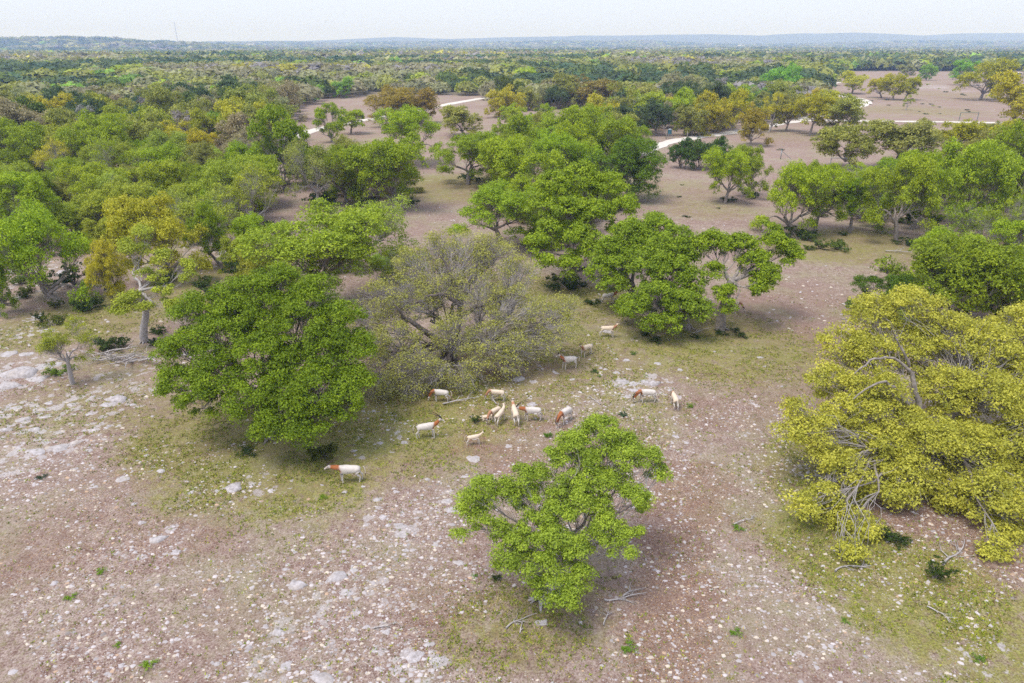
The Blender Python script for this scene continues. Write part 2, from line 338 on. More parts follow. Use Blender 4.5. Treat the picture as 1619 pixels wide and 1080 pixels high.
def grow(seed, lobes, fork, base=None, trunk_r=.3, leaves=60000, size=.085, tipd=1.0, puff=.55, limbs=5, bare=.08, twigs=1, quad=False, flat=.85, under=.16, mat=None, wob=.09, stems=1, mat2=None, twr=.009, extra=()):
    """lobes (n,4): centre and radius. Wood from fork out to every lobe and on to its tips; leaves in puffs round the tips."""
    rs = np.random.RandomState(seed); lobes = np.asarray(lobes, float); fork = np.asarray(fork, float); wd = Wood()
    if base is not None:
        for s_ in range(stems):
            b = np.array(base, float) + ((0, 0, -.25)) + (rs.uniform(-.5, .5, 3) * (1, 1, 0) * (stems > 1) * 1.6); n = 6
            p = crook(rs, b, fork + rs.uniform(-.1, .1, 3) * (stems > 1), n, .035); wd.tube(p, trunk_r * 1.35 / stems ** .4, trunk_r * .85 / stems ** .4, 8)
            for q in range(5):
                a = rs.uniform(0, 6.3); e = b + (math.cos(a) * trunk_r * 3, math.sin(a) * trunk_r * 3, .16); wd.tube([b + (0, 0, .75), b + (math.cos(a) * trunk_r * 1.3, math.sin(a) * trunk_r * 1.3, .38), e], trunk_r * .5, trunk_r * .08, 4)
    for ep, ra_, rb_ in extra: wd.tube(ep, ra_, rb_, 7)
    cen = lobes[:, :3]; K = min(limbs, len(cen)); az = cen - fork; idx = rs.choice(len(cen), K, replace=False); mu = cen[idx]
    for _ in range(6):
        lab = np.argmin(((cen[:, None] - mu[None]) ** 2).sum(-1), 1)
        for k in range(K):
            if (lab == k).any(): mu[k] = cen[lab == k].mean(0)
    tips = []
    for k in range(K):
        g = np.nonzero(lab == k)[0]
        if not len(g): continue
        mid = fork + (mu[k] - fork) * .55; mid[2] = max(fork[2] * .8 + .2, mid[2] - .3)
        p = crook(rs, fork, mid, 5, wob * .7, .12); rr = trunk_r * (.42 + .3 * len(g) / len(cen) * K ** .5); wd.tube(p, rr, rr * .42, 6)
        for l in g:
            c = cen[l]; rl = lobes[l, 3]; i_ = rs.randint(2, 6); st = p[i_]; e = c - (0, 0, rl * .25)
            q = bend(rs, st, e, p[i_] - p[i_ - 1], 6, wob); wd.tube(q, max(.03, rr * .3), max(.018, rr * .11), 5)
            nt_ = max(4, int(tipd * 9 * rl * rl / (puff * puff) * .5)); d = unit(rs, nt_)
            d[:, 2] = np.where((d[:, 2] < -.1) & (rs.rand(nt_) > under * 2), -d[:, 2], d[:, 2])
            T = c + d * rl * (1, 1, .92) * (.5 + .5 * rs.rand(nt_, 1) ** .6)
            T[:, 2] = np.maximum(T[:, 2], .3 if base is not None else -99)
            for tp in T:
                s2 = q[rs.randint(3, 7)]; wt = max(twr, min(.02, rr * .08)); pp = crook(rs, s2, tp, 3, .08, .1); wd.tube(pp, wt, wt * .4, 3, 1)
                for _ in range(twigs):
                    tw = tp + unit(rs, 1)[0] * puff * rs.uniform(.7, 1.5) * (1, 1, .7); wd.tube([pp[2], (pp[2] + tw) / 2 + rs.normal(0, .07, 3), tw], wt * .55, wt * .25, 3, 1)
            keep = rs.rand(nt_) > bare
            tips.append(T[keep])
    tips = np.concatenate(tips); n = max(3, int(leaves / len(tips)))
    V, Fq, tint = leaf_cloud(rs, tips, puff, n, size, flat, quad)
    return wd.mesh('wood', mat or BARK, mat2), mesh_np('leaves', V, Fq, LEAF, fattr={'tint': tint})
COL = dict(G=(.32, .42, .022), G2=(.25, .345, .018), DG=(.115, .165, .026), L=(.33, .43, .06), Y=(.42, .40, .025), YO=(.47, .45, .04), O=(.30, .21, .035),
           K=(.33, .34, .16), T=(.33, .31, .17), J=(.10, .15, .055), GY=(.33, .39, .04), GR=(.30, .28, .28), OL=(.31, .33, .07), LG=(.24, .42, .05), BG=(.085, .16, .065))
def jit(c, rs, a=.14): k = 1 + rs.uniform(-a, a); return tuple(min(1, v * k * (1 + rs.uniform(-.06, .06))) for v in c) + (1,)
NTREE = [0]
def put_tree(name, x, y, label, cat, group, parts, rz=0):
    o = empty(name, (x, y, float(gh(x, y)))); tag(o, label, cat, group); out = [o]
    NTREE[0] += 1
    return o
def hero(name, label, base, lob, col, seed, D, fork_h, seen=(), **kw):
    bx, by, bz, bt = at(*base); ys = [l[1] for l in lob]; t0, t1 = min(ys), max(ys); L = []
    rs = np.random.RandomState(seed)
    for (px, py, r) in lob:
        q = (py - t0) / max(1, t1 - t0); t = bt + D * (.12 - .72 * q) + rs.uniform(-.06, .06) * D
        a, b, c = px_ray(px, py); rm = r * t / F * 1.02; z = CAMH + c * t
        L.append((a * t - bx, b * t - by, max(z - bz, rm * .3), rm))
    ex = []
    for dt0, dt1, r0_, r1_, pts_ in seen:
        pp_ = []
        for i_, (px, py) in enumerate(pts_):
            a, b, c = px_ray(px, py); t = bt + dt0 + (dt1 - dt0) * i_ / (len(pts_) - 1); pp_.append((a * t - bx, b * t - by, max(.1, CAMH + c * t - bz)))
        pp_ = np.array(pp_); tt = np.linspace(0, len(pp_) - 1, 14); ii = np.arange(len(pp_)); q_ = np.stack([np.interp(tt, ii, pp_[:, k_]) for k_ in range(3)], -1)
        for _ in range(2): q_[1:-1] = (q_[:-2] + 2 * q_[1:-1] + q_[2:]) / 4
        ex.append((q_ + rs.normal(0, .05, q_.shape), r0_, r1_))
    kw['extra'] = ex
    L = np.array(L); m = L[:, :3].mean(0); fork = np.array([m[0] * .25, m[1] * .25, fork_h])
    w, lv = grow(seed, L, fork, (0, 0, 0), **kw)
    o = put_tree(name, bx, by, label, 'tree', None, None)
    link('trunk', w, o); c = link('crown', lv, o); c.color = (*COL[col], 1) if isinstance(col, str) else (*col, 1)
    TAKEN.append((bx + m[0] * .6, by + m[1] * .6, abs(L[:, 0] - m[0]).max() + .5)); return o
TAKEN = []
hero('live_oak', 'big dense round green oak left of the walking antelope, crown hanging to the ground', (430, 690),
     [(440, 452, 34), (500, 468, 34), (370, 475, 36), (315, 500, 38), (540, 508, 36), (430, 500, 42), (480, 520, 46), (350, 540, 46), (292, 560, 38), (558, 560, 34), (520, 560, 46), (420, 570, 46), (470, 590, 46), (285, 612, 34), (345, 600, 42),
      (553, 610, 34), (400, 635, 42), (510, 620, 46), (318, 640, 32), (450, 655, 40), (500, 662, 36), (425, 682, 26), (468, 690, 28), (546, 640, 28), (375, 510, 40), (405, 465, 30)],
     (.19, .28, .014), 11, 7, 2.2, trunk_r=.38, leaves=165000, size=.07, tipd=1.2, puff=.5, limbs=6, bare=.08, twigs=2, flat=.85, under=.2)
hero('live_oak', 'wide grey twiggy oak with sparse yellow leaf behind the antelope herd', (713, 576),
     [(740, 402, 40), (700, 400, 36), (780, 408, 40), (655, 425, 36), (820, 440, 38), (605, 478, 38), (575, 510, 32), (650, 480, 42), (700, 455, 44), (755, 465, 44), (810, 490, 42), (862, 505, 36), (893, 492, 26), (630, 545, 40), (660, 580, 36),
      (598, 585, 32), (720, 530, 40), (775, 545, 42), (822, 550, 32), (690, 595, 28), (755, 585, 26), (620, 610, 24), (590, 545, 30), (562, 560, 24), (598, 618, 24), (862, 545, 26), (895, 520, 20), (800, 580, 26), (650, 620, 24), (730, 610, 24)],
     (.37, .38, .085), 12, 8, 1.4, seen=[(0, -3.5, .38, .05, [(713, 576), (706, 548), (672, 522), (640, 505), (622, 480)]), (0, -1.5, .38, .05, [(714, 574), (720, 530), (728, 480), (742, 440), (755, 415)]), (-.6, -2.5, .2, .03, [(726, 500), (765, 480), (800, 462), (830, 470)]), (-.6, -3.5, .2, .03, [(722, 540), (768, 508), (820, 506), (866, 512)]), (-1.2, -3, .18, .03, [(728, 480), (700, 462), (668, 470), (632, 498)]), (-2, -3.5, .16, .06, [(672, 522), (650, 548), (618, 560)]), (-.8, -1.5, .18, .07, [(728, 480), (712, 430), (698, 408)])], trunk_r=.5, leaves=66000, size=.06, twr=.013, tipd=1.6, puff=.55, limbs=7, bare=.25, twigs=5, quad=False, under=.3, mat=DARKBARK, mat2=PALEBARK, wob=.13, stems=2)
hero('live_oak', 'huge yellow-green oak at the right edge with grey limbs showing', (1475, 725),
     [(1380, 505, 40), (1440, 492, 42), (1330, 550, 34), (1375, 565, 42), (1450, 560, 44), (1505, 540, 46), (1560, 560, 50), (1612, 520, 40), (1305, 605, 30), (1345, 625, 36), (1262, 655, 26), (1290, 690, 32), (1246, 690, 22), (1350, 695, 36), (1400, 700, 32),
      (1500, 625, 48), (1560, 640, 54), (1625, 620, 50), (1470, 700, 42), (1530, 720, 52), (1590, 720, 55), (1655, 700, 60), (1440, 750, 34), (1500, 780, 40), (1560, 790, 46), (1615, 800, 45), (1590, 850, 26), (1565, 905, 24),
      (1268, 800, 22), (1315, 810, 28), (1350, 850, 32), (1338, 885, 24), (1395, 780, 22), (1680, 600, 60), (1690, 780, 50), (1650, 540, 40), (1400, 618, 32), (1385, 655, 30), (1432, 672, 34), (1300, 728, 24), (1345, 742, 26), (1410, 738, 30), (1362, 776, 22), (1300, 775, 20), (1430, 790, 26), (1330, 660, 30)],
     (.46, .46, .065), 13, 13, 2.4, seen=[(-1, -2.4, .3, .11, [(1470, 725), (1462, 680), (1450, 640), (1442, 590)]), (-2.2, -4.2, .12, .03, [(1440, 645), (1415, 612), (1392, 600), (1350, 628)]), (-2.4, -3.6, .09, .03, [(1442, 590), (1412, 562), (1378, 568), (1352, 590)]), (-2.4, -3.2, .08, .03, [(1440, 580), (1425, 548), (1412, 528)])], trunk_r=.42, leaves=215000, size=.07, tipd=1.7, puff=.5, limbs=8, bare=.1, twigs=1, under=.3, mat=BARK, mat2=PALEBARK, wob=.12)
hero('live_oak', 'low crooked bright green oak nearest the camera, with bare grey branches', (877, 945),
     [(905, 712, 28), (950, 692, 34), (985, 705, 26), (995, 730, 28), (1030, 727, 15), (1038, 752, 15), (882, 727, 22), (938, 765, 26), (975, 765, 24), (1002, 792, 24), (992, 845, 22), (985, 870, 18), (912, 800, 28), (825, 755, 20), (800, 782, 26),
      (760, 778, 24), (738, 800, 20), (724, 842, 12), (762, 820, 18), (832, 792, 24), (820, 860, 28), (800, 885, 20), (870, 855, 30), (850, 900, 28), (872, 930, 28), (905, 868, 24), (940, 855, 22), (915, 915, 22), (893, 958, 16), (930, 735, 24), (840, 830, 20), (900, 768, 22), (868, 790, 20), (882, 822, 22), (852, 758, 18), (945, 800, 22), (955, 830, 20), (790, 840, 18)],
     (.29, .39, .04), 14, 5, .9, trunk_r=.24, leaves=105000, size=.05, tipd=1.3, puff=.33, limbs=8, bare=.3, twigs=3, under=.2, mat=PALEBARK, wob=.13, stems=4)
hero('live_oak', 'lone oak with straight trunk and a leafy tuft below its fork, facing open pasture', (1138, 522),
     [(1126, 384, 20), (1150, 392, 16), (1174, 388, 20), (1226, 388, 20), (1254, 408, 15), (1192, 418, 24), (1210, 436, 20), (1200, 457, 14), (1126, 430, 15), (1218, 366, 14), (1242, 396, 16), (1104, 388, 11), (1145, 462, 14), (1148, 482, 13)],
     'G2', 15, 5, 4.2, trunk_r=.34, leaves=34000, size=.095, tipd=1.3, puff=.5, limbs=5, bare=.05, twigs=1)
hero('live_oak', 'dense drooping green oak left of the lone straight-trunked oak', (1088, 520),
     [(1070, 385, 30), (1092, 400, 22), (1030, 425, 34), (1060, 435, 34), (1098, 448, 22), (1040, 475, 32), (1000, 490, 24), (1078, 485, 30), (1108, 495, 18), (1030, 515, 16), (1062, 512, 18), (1050, 400, 30)],
     (.225, .32, .02), 16, 6, 2.4, trunk_r=.28, leaves=48000, size=.095, tipd=1.4, puff=.5, limbs=5, bare=.12, twigs=2)
hero('live_oak', 'green oak beside the far antelope half hidden by its branches', (1000, 492),
     [(1000, 378, 32), (1035, 366, 28), (965, 398, 24), (985, 418, 30), (950, 430, 22), (970, 455, 20), (1015, 395, 30), (990, 490, 18)],
     (.24, .34, .02), 17, 6, 2.6, trunk_r=.25, leaves=32000, size=.1, tipd=1.3, puff=.52, limbs=4, bare=.1, twigs=1)
hero('live_oak', 'layered green oak in the middle with a pale bare limb near its top', (905, 448),
     [(920, 290, 32), (880, 300, 28), (960, 302, 28), (988, 330, 22), (860, 330, 24), (900, 340, 32), (940, 345, 32), (868, 375, 26), (920, 382, 28), (850, 390, 18), (862, 420, 16), (900, 425, 20), (940, 402, 22)],
     'G2', 18, 8, 3.0, trunk_r=.3, leaves=48000, size=.12, tipd=1.3, puff=.62, limbs=5, bare=.08, twigs=1)
hero('half_bare_oak', 'pale half-bare tree with thick grey limbs above the dead branch pile', (229, 540),
     [(228, 372, 14), (210, 400, 20), (258, 412, 16), (240, 440, 18), (292, 425, 14), (302, 442, 12), (262, 462, 16), (208, 482, 18), (190, 492, 14), (272, 488, 16), (238, 490, 12)],
     'GY', 19, 5, 4.2, trunk_r=.25, leaves=15000, size=.08, tipd=1.2, puff=.5, limbs=5, bare=.4, twigs=5, mat=PALEBARK, wob=.13)

# shared variants: crown-local, nominal radius 5, half height 3, fork at (0,0,-3)
def variant(seed, n_lobe, leaves, size, puff, mode='oak', twigs=1, bare=.08, tipd=1.2, mat=None):
    rs = np.random.RandomState(seed); L = []
    for k in range(n_lobe):
        d = unit(rs, 1)[0]
        if mode == 'oak': d[2] = rs.uniform(-.6, 1)
        elif mode == 'dome': d[2] = rs.uniform(-.75, 1)
        elif mode == 'column': d[2] = rs.uniform(-1, 1)
        hz_ = math.sqrt(max(.05, 1 - d[2] ** 2)) / max(1e-6, math.hypot(d[0], d[1])); d[0] *= hz_; d[1] *= hz_; q = rs.uniform(.5, .86) if k % 4 else rs.uniform(.1, .5); r = rs.uniform(.85, 1.9)
        if mode == 'oak' and k % 5 == 1: d[2] = rs.uniform(-1.35, -.8); q = rs.uniform(.6, .85); r = rs.uniform(.7, 1.2) * (1 if mode != 'column' else .9)
        if mode == 'column': L.append((d[0] * 2.6 * (1 - .35 * abs(d[2])), d[1] * 2.6 * (1 - .35 * abs(d[2])), d[2] * 3.0, r * .9))
        else: L.append((d[0] * 5 * q, d[1] * 5 * q, d[2] * 3 * q, r))
    L = np.array(L); L[:, :2] *= 3.7 / np.percentile(np.hypot(L[:, 0], L[:, 1]), 80)
    w, lv = grow(seed + 500, L, (0, 0, -2.9), None, trunk_r=.3, leaves=leaves, size=size, tipd=tipd, puff=puff, limbs=5, bare=bare, twigs=twigs, mat=mat)
    return w, lv
VAR = dict(
    near=[variant(101, 22, 34000, .092, .55), variant(102, 19, 32000, .092, .55), variant(103, 26, 36000, .092, .55), variant(104, 16, 28000, .092, .55)],
    thin=[variant(111, 14, 9000, .1, .6, twigs=4, bare=.3, mat=PALEBARK), variant(112, 16, 8000, .1, .6, twigs=4, bare=.35, mat=PALEBARK)],
    tall=[variant(121, 15, 18000, .13, .6, mode='column')],
    mid=[variant(131, 22, 13000, .16, .7, tipd=.8), variant(132, 19, 12000, .16, .7, tipd=.8), variant(133, 25, 14000, .16, .7, tipd=.8), variant(134, 16, 11000, .16, .7, tipd=.8)],
    midthin=[variant(141, 14, 3800, .16, .75, twigs=2, bare=.3, tipd=.6, mat=PALEBARK)],
    dome=[variant(151, 22, 8000, .2, .8, mode='dome', twigs=0, tipd=.7), variant(152, 18, 7500, .2, .8, mode='dome', twigs=0, tipd=.7)],
    bare=[variant(161, 10, 300, .1, .5, twigs=3, bare=.9, tipd=.6, mat=PALEBARK)])
_w = Wood(); _rt = np.random.RandomState(3)
_w.tube(crook(_rt, (0, 0, 0), (0, 0, 1), 6, .03), 1.3, .8, 8); TRUNK = _w.mesh('trunk', BARK); TRUNKP = TRUNK.copy(); TRUNKP.materials[0] = PALEBARK
vrs = np.random.RandomState(77)
def place(name, x, y, hc, r, rz_, dx, dy, var, col, label, group=None, k=None, cat='tree', stems=1, lean=True):
    w, lv = VAR[var][vrs.randint(len(VAR[var])) if k is None else k]
    o = put_tree(name, x, y, label, cat, group, None); a = vrs.uniform(0, 6.28); s = (r / 5, r / 5, rz_ / 3)
    fz = max(.5, hc - rz_ * .93); L = (dx * .55, dy * .55, fz); ln = math.sqrt(sum(v * v for v in L)); tr = .05 + r * .045
    pale = w.materials[0] == PALEBARK
    for q in range(stems):
        ox, oy = (0, 0) if stems == 1 else (vrs.uniform(-.16, .16) * r, vrs.uniform(-.16, .16) * r)
        tk = link('trunk', TRUNKP if pale else TRUNK, o, (ox, oy, -.15)); tk.scale = (tr / stems ** .3, tr / stems ** .3, ln + .4)
        tk.rotation_euler = (0, math.acos(min(1, L[2] / ln)), math.atan2(L[1], L[0]))
    b = link('branches', w, o, (dx * .8, dy * .8, hc), (0, 0, a), s)
    c = link('crown', lv, o, (dx * .8, dy * .8, hc), (0, 0, a), s); c.color = jit(COL[col] if isinstance(col, str) else col, vrs, .07)
    return o
def listed(name, bx, by, cx, ty, cb, w, var, col, label, stems=1, k=None, group=None):
    x, y, z, t = at(bx, by); d = math.hypot(y, CAMH); sa, ca = CAMH / d, y / d
    r = w / 2 * t / F * 1.12; Ah = (cb - ty) / 2 * t / F; rz_ = math.sqrt(max(Ah * Ah - (r * sa) ** 2, (.42 * r) ** 2)) / ca; rz_ = min(rz_ * 1.08, r * 1.5)
    v = ((ty + cb) / 2 - 540) / F; hc = CAMH - y * (SP + v * CP) / (CP - v * SP); hc = max(hc * .96, rz_ * .8)
    if var == 'tall': r *= 1.5
    TAKEN.append((x, y, r)); return place(name, x, y, hc, r, rz_, (cx - bx) * t / F, 0, var, col, label, stems=stems, k=k, group=group)
O = 'live_oak'
LIST = [
 (O, 98, 480, 75, 325, 465, 150, 'near', 'G', 'green oak on a grey trunk left of the yellow oak, near the left edge'),
 (O, 275, 440, 268, 300, 425, 135, 'near', 'YO', 'golden yellow oak standing behind the pale half-bare tree'),
 (O, 180, 478, 178, 390, 468, 60, 'near', 'YO', 'small golden oak between the green oak and the half-bare tree'),
 (O, 115, 607, 118, 508, 575, 78, 'thin', 'GY', 'small thin pale tree standing alone on the rock shelf at left'),
 (O, 505, 485, 515, 328, 446, 205, 'near', (.29, .37, .03), 'broad green oak with a bare limb, just behind the round oak'),
 (O, 580, 412, 585, 305, 395, 130, 'thin', 'L', 'pale lime thin-leaved tree above the grey twiggy oak'),
 (O, 505, 512, 502, 428, 492, 80, 'thin', 'GY', 'low lime shrubby tree between the round oak and the grey twiggy oak'),
 (O, 645, 328, 620, 218, 318, 130, 'near', 'G2', 'dark green spreading oak at the left edge of the central clearing'),
 (O, 548, 318, 548, 225, 305, 100, 'near', 'G2', 'green oak crowded against the left of the spreading oak'),
 (O, 503, 330, 505, 218, 300, 84, 'thin', 'OL', 'olive oak with several tall thin pale trunks'),
 (O, 450, 300, 450, 196, 292, 62, 'tall', 'G2', 'tall narrow dark green oak below the lane'),
 (O, 385, 345, 365, 245, 335, 115, 'near', 'GY', 'light green oak with dark forked trunk left of the tall narrow oak'),
 (O, 672, 262, 650, 168, 232, 100, 'near', 'G', 'bright green oak in front of the orange-brown oaks'),
 (O, 615, 200, 622, 140, 188, 76, 'near', (.37, .30, .05), 'orange-brown oak beside the lane'),
 (O, 660, 196, 668, 146, 190, 60, 'mid', (.34, .28, .05), 'second orange-brown oak, against the lane'),
 (O, 400, 282, 388, 205, 268, 90, 'thin', 'T', 'tan grey leafless-looking oak in the left wood'),
 (O, 4, 500, -5, 400, 500, 56, 'near', 'G2', 'green oak cut by the left edge of the picture'),
 (O, 45, 400, 50, 268, 350, 110, 'near', 'G', 'green oak at the left edge above the grey-trunked one'),
 (O, 155, 350, 155, 262, 335, 100, 'near', 'G', 'rounded green oak in the left wood above the golden oak'),
 (O, 235, 330, 240, 250, 320, 100, 'near', 'G', 'green oak just above the golden yellow oak'),
 (O, 320, 330, 325, 262, 325, 80, 'near', 'G2', 'green oak right of and above the golden oak'),
 (O, 350, 420, 330, 330, 400, 60, 'near', 'G2', 'green oak between the golden oak and the broad green oak'),
 (O, 425, 400, 420, 330, 395, 80, 'near', 'G', 'green oak above the left arm of the broad oak'),
 (O, 185, 282, 160, 183, 262, 100, 'near', 'G', 'tall bright green oak in the left wood with dead sticks in front'),
 (O, 30, 290, 30, 190, 262, 110, 'near', 'G2', 'green oak at the left edge below the junipers'),
 (O, 90, 300, 90, 225, 285, 70, 'thin', 'YO', 'ochre thin oak between two green oaks at left'),
 (O, 235, 265, 235, 182, 245, 70, 'mid', 'OL', 'grey-olive mossy oak right of the tall bright green oak'),
 (O, 285, 250, 285, 195, 240, 60, 'mid', 'YO', 'yellow olive oak in the middle of the left wood'),
 (O, 340, 245, 335, 178, 225, 56, 'mid', 'GY', 'yellow-tipped oak with dark trunk in the left wood'),
 (O, 740, 292, 742, 208, 270, 106, 'near', 'G2', 'round green oak on the far side of the central clearing'),
 (O, 795, 395, 780, 288, 362, 140, 'near', 'G2', 'green oak with a straight trunk at the foot of the central clearing'),
 (O, 835, 330, 830, 208, 300, 125, 'near', 'G', 'green oak in the central grove, above the straight-trunked one'),
 (O, 985, 316, 1000, 228, 305, 106, 'near', (.13, .215, .016), 'dark green oak at the right tip of the central grove'),
 (O, 940, 275, 945, 160, 250, 110, 'near', 'G', 'highest bright green oak of the central grove'),
 (O, 985, 270, 985, 195, 255, 70, 'near', 'G2', 'green oak at the upper right of the central grove'),
 (O, 890, 310, 900, 215, 300, 100, 'near', 'G', 'green oak in the heart of the central grove'),
 (O, 1146, 322, 1150, 232, 300, 72, 'near', 'G', 'green oak with a clean trunk at the top of the open pasture'),
 (O, 1182, 312, 1185, 226, 295, 60, 'near', 'GY', 'light green oak just right of the clean-trunked one'),
 (O, 1256, 370, 1242, 255, 352, 106, 'near', 'G', 'light green oak over a dark bush at the top of the pasture'),
 (O, 1288, 366, 1290, 262, 340, 72, 'near', 'G', 'green oak next to the one standing over the dark bush'),
 (O, 1343, 368, 1342, 280, 340, 66, 'near', 'G2', 'small green oak on a short pale trunk at the pasture edge'),
 (O, 1417, 382, 1405, 240, 345, 105, 'near', 'G', 'green oak on two pale trunks at right of the pasture edge'),
 (O, 1440, 362, 1460, 232, 335, 90, 'near', 'G', 'green oak right behind the two-trunked oak'),
 (O, 1515, 350, 1520, 210, 335, 130, 'near', 'G', 'wide green oak with dark trunk in the right-hand grove'),
 (O, 1600, 340, 1610, 206, 330, 120, 'near', 'G2', 'green oak at the right edge of the right-hand grove'),
 (O, 1485, 505, 1472, 350, 492, 195, 'near', 'G2', 'green oak behind the big yellow oak'),
 (O, 1575, 525, 1575, 400, 510, 130, 'near', 'G2', 'green oak behind the yellow oak, nearer the right edge'),
 (O, 1618, 450, 1622, 330, 430, 120, 'near', 'G', 'green oak with a forked pale limb on the right edge'),
 (O, 1392, 502, 1388, 424, 494, 92, 'near', (.13, .215, .016), 'small dark round oak left of the oaks behind the yellow one'),
 (O, 1357, 268, 1328, 196, 252, 92, 'mid', 'OL', 'olive oak with a leaning dark trunk below the road'),
 (O, 1412, 268, 1418, 193, 245, 100, 'mid', 'OL', 'rounded olive oak just right of the leaning one below the road'),
 (O, 1512, 250, 1505, 192, 236, 62, 'mid', 'Y', 'small yellow-olive oak below the right end of the road'),
 (O, 1565, 235, 1560, 200, 232, 60, 'mid', 'OL', 'olive oak between the road and the right-hand grove'),
 (O, 1607, 205, 1600, 125, 192, 90, 'mid', 'Y', 'yellow-green oak by the road at the right edge'),
 (O, 1550, 158, 1552, 98, 144, 74, 'mid', (.38, .36, .022), 'tall yellow-green oak alone in the far right meadow'),
 (O, 1527, 135, 1525, 97, 125, 40, 'mid', 'LG', 'bright lime tree behind the tall lone meadow oak'),
 (O, 1394, 155, 1388, 120, 146, 36, 'mid', 'Y', 'leftmost oak of the yellow clump in the right meadow'),
 (O, 1412, 158, 1410, 119, 148, 40, 'mid', 'Y', 'middle oak of the yellow clump in the right meadow'),
 (O, 1430, 158, 1434, 120, 148, 34, 'mid', 'Y', 'rightmost oak of the yellow clump in the right meadow'),
 (O, 1347, 148, 1348, 116, 140, 46, 'mid', 'YO', 'round yellow oak beside the bend of the track'),
 (O, 1432, 174, 1434, 152, 168, 18, 'midthin', 'GY', 'sapling in the meadow below the yellow clump'),
 (O, 1464, 127, 1464, 102, 124, 24, 'mid', 'LG', 'small lime green tree at the top of the right meadow'),
 (O, 1506, 126, 1506, 112, 122, 14, 'mid', 'L', 'tiny pale green tree at the top of the right meadow'),
 (O, 1432, 119, 1432, 104, 118, 26, 'mid', 'OL', 'little olive oak at the meadow edge above the yellow clump'),
 (O, 1186, 230, 1186, 176, 220, 52, 'mid', (.34, .28, .03), 'ochre oak with dark trunk below the near bend of the road'),
 (O, 1120, 212, 1118, 155, 212, 70, 'mid', 'Y', 'yellow oak left of the ochre oak along the road'),
 (O, 1150, 208, 1155, 150, 200, 60, 'mid', 'Y', 'yellow oak directly behind the ochre oak'),
 (O, 1095, 215, 1092, 165, 212, 50, 'mid', 'OL', 'olive oak beside the road where it turns towards the grove'),
 (O, 1216, 208, 1220, 152, 196, 50, 'midthin', 'Y', 'yellow oak with many leaning trunks by the road bend'),
 (O, 1242, 208, 1245, 155, 194, 44, 'mid', 'OL', 'olive oak right of the many-trunked yellow oak'),
 (O, 1280, 214, 1284, 150, 192, 56, 'mid', 'Y', 'yellow-green oak standing just below the road junction'),
 (O, 1305, 214, 1325, 155, 200, 72, 'mid', 'OL', 'wide olive oak right of the road junction'),
 (O, 555, 212, 557, 172, 200, 44, 'mid', 'G', 'green oak standing against the lane meadow'),
 (O, 525, 225, 525, 175, 218, 30, 'tall', 'G', 'slim green oak in front of the lane'),
 (O, 800, 186, 798, 140, 183, 56, 'mid', 'YO', 'rounded ochre oak in the meadow at the end of the lane'),
 (O, 735, 215, 728, 170, 205, 64, 'mid', 'OL', 'olive oak between the green oak and the far meadow'),
 (O, 940, 168, 935, 125, 162, 84, 'mid', (.28, .22, .05), 'brownish oak behind the top of the central grove'),
 (O, 1010, 182, 1010, 138, 176, 70, 'mid', 'OL', 'olive oak behind the right of the central grove'),
 (O, 1050, 205, 1050, 165, 202, 40, 'midthin', 'T', 'greyish thin tree beside the blue feeder'),
 (O, 540, 155, 543, 126, 152, 40, 'mid', 'LG', 'bright green tree at the left edge of the lane meadow'),
 (O, 497, 160, 497, 138, 160, 36, 'mid', 'LG', 'bright green round tree at the corner of the lane meadow'),
 (O, 1240, 150, 1240, 105, 148, 60, 'mid', 'LG', 'fresh green tree standing out of the far woods'),
 (O, 775, 345, 772, 300, 340, 40, 'near', 'G2', 'little green oak beside the straight-trunked oak'),
 (O, 70, 258, 62, 205, 250, 60, 'mid', 'J', 'dark-leaved oak left of the tall bright green oak')]
SIG = {}
for e in LIST: listed(*e)
# evergreen clump beside the road
x_, y_ = 1105, 262
for px, py, w_, lab in ((1075, 266, 40, 'dark evergreen at the left of the low clump by the fence'), (1105, 268, 46, 'dark evergreen in the middle of the low clump by the fence'), (1130, 264, 40, 'dark evergreen at the right of the low clump by the fence')):
    listed('evergreen_tree', px, py, px, py - 42, py, w_, 'dome', (.085, .15, .025), lab)


# landmarks that labels of the many woodland trees refer to: (column, row, words)
LM = [(195, 285, 'tall bright green oak at left'), (100, 480, 'grey-trunked green oak at left'), (275, 440, 'golden yellow oak'), (450, 300, 'tall narrow dark oak'), (503, 330, 'many-trunked olive oak'), (645, 328, 'dark spreading oak by the clearing'),
      (672, 262, 'bright oak before the orange ones'), (640, 195, 'orange-brown oaks'), (500, 165, 'round bright tree at the lane meadow'), (477, 211, 'near end of the lane'), (775, 155, 'far end of the lane'), (800, 186, 'rounded ochre oak in the meadow'),
      (940, 170, 'brownish oak behind the grove'), (940, 275, 'highest oak of the central grove'), (905, 448, 'layered middle oak'), (740, 290, 'round oak across the clearing'), (795, 395, 'straight-trunked oak'), (1030, 230, 'left end of the road'),
      (1120, 212, 'yellow oak by the road'), (1240, 150, 'fresh green tree in the far woods'), (1305, 214, 'road junction'), (1347, 148, 'round yellow oak at the track bend'), (1464, 127, 'lime tree of the right meadow'), (1550, 158, 'tall lone meadow oak'),
      (1415, 382, 'two-trunked oak'), (1515, 350, 'wide oak of the right grove'), (1256, 370, 'light oak over the dark bush'), (1490, 505, 'oak behind the big yellow one'), (540, 155, 'bright tree at the left of the lane meadow'), (229, 540, 'half-bare tree'),
      (488, 520, 'broad oak behind the round one'), (388, 282, 'tan grey oak in the left wood'), (1357, 268, 'leaning olive oak below the road'), (1618, 450, 'fork-limbed oak at the right edge'), (0, 120, 'upper left corner of the woods'), (240, 120, 'left hill'), (960, 120, 'small clearing in the far woods'),
      (700, 120, 'woods beyond the lane'), (1607, 205, 'yellow-green oak on the road at right')]
USED = set()
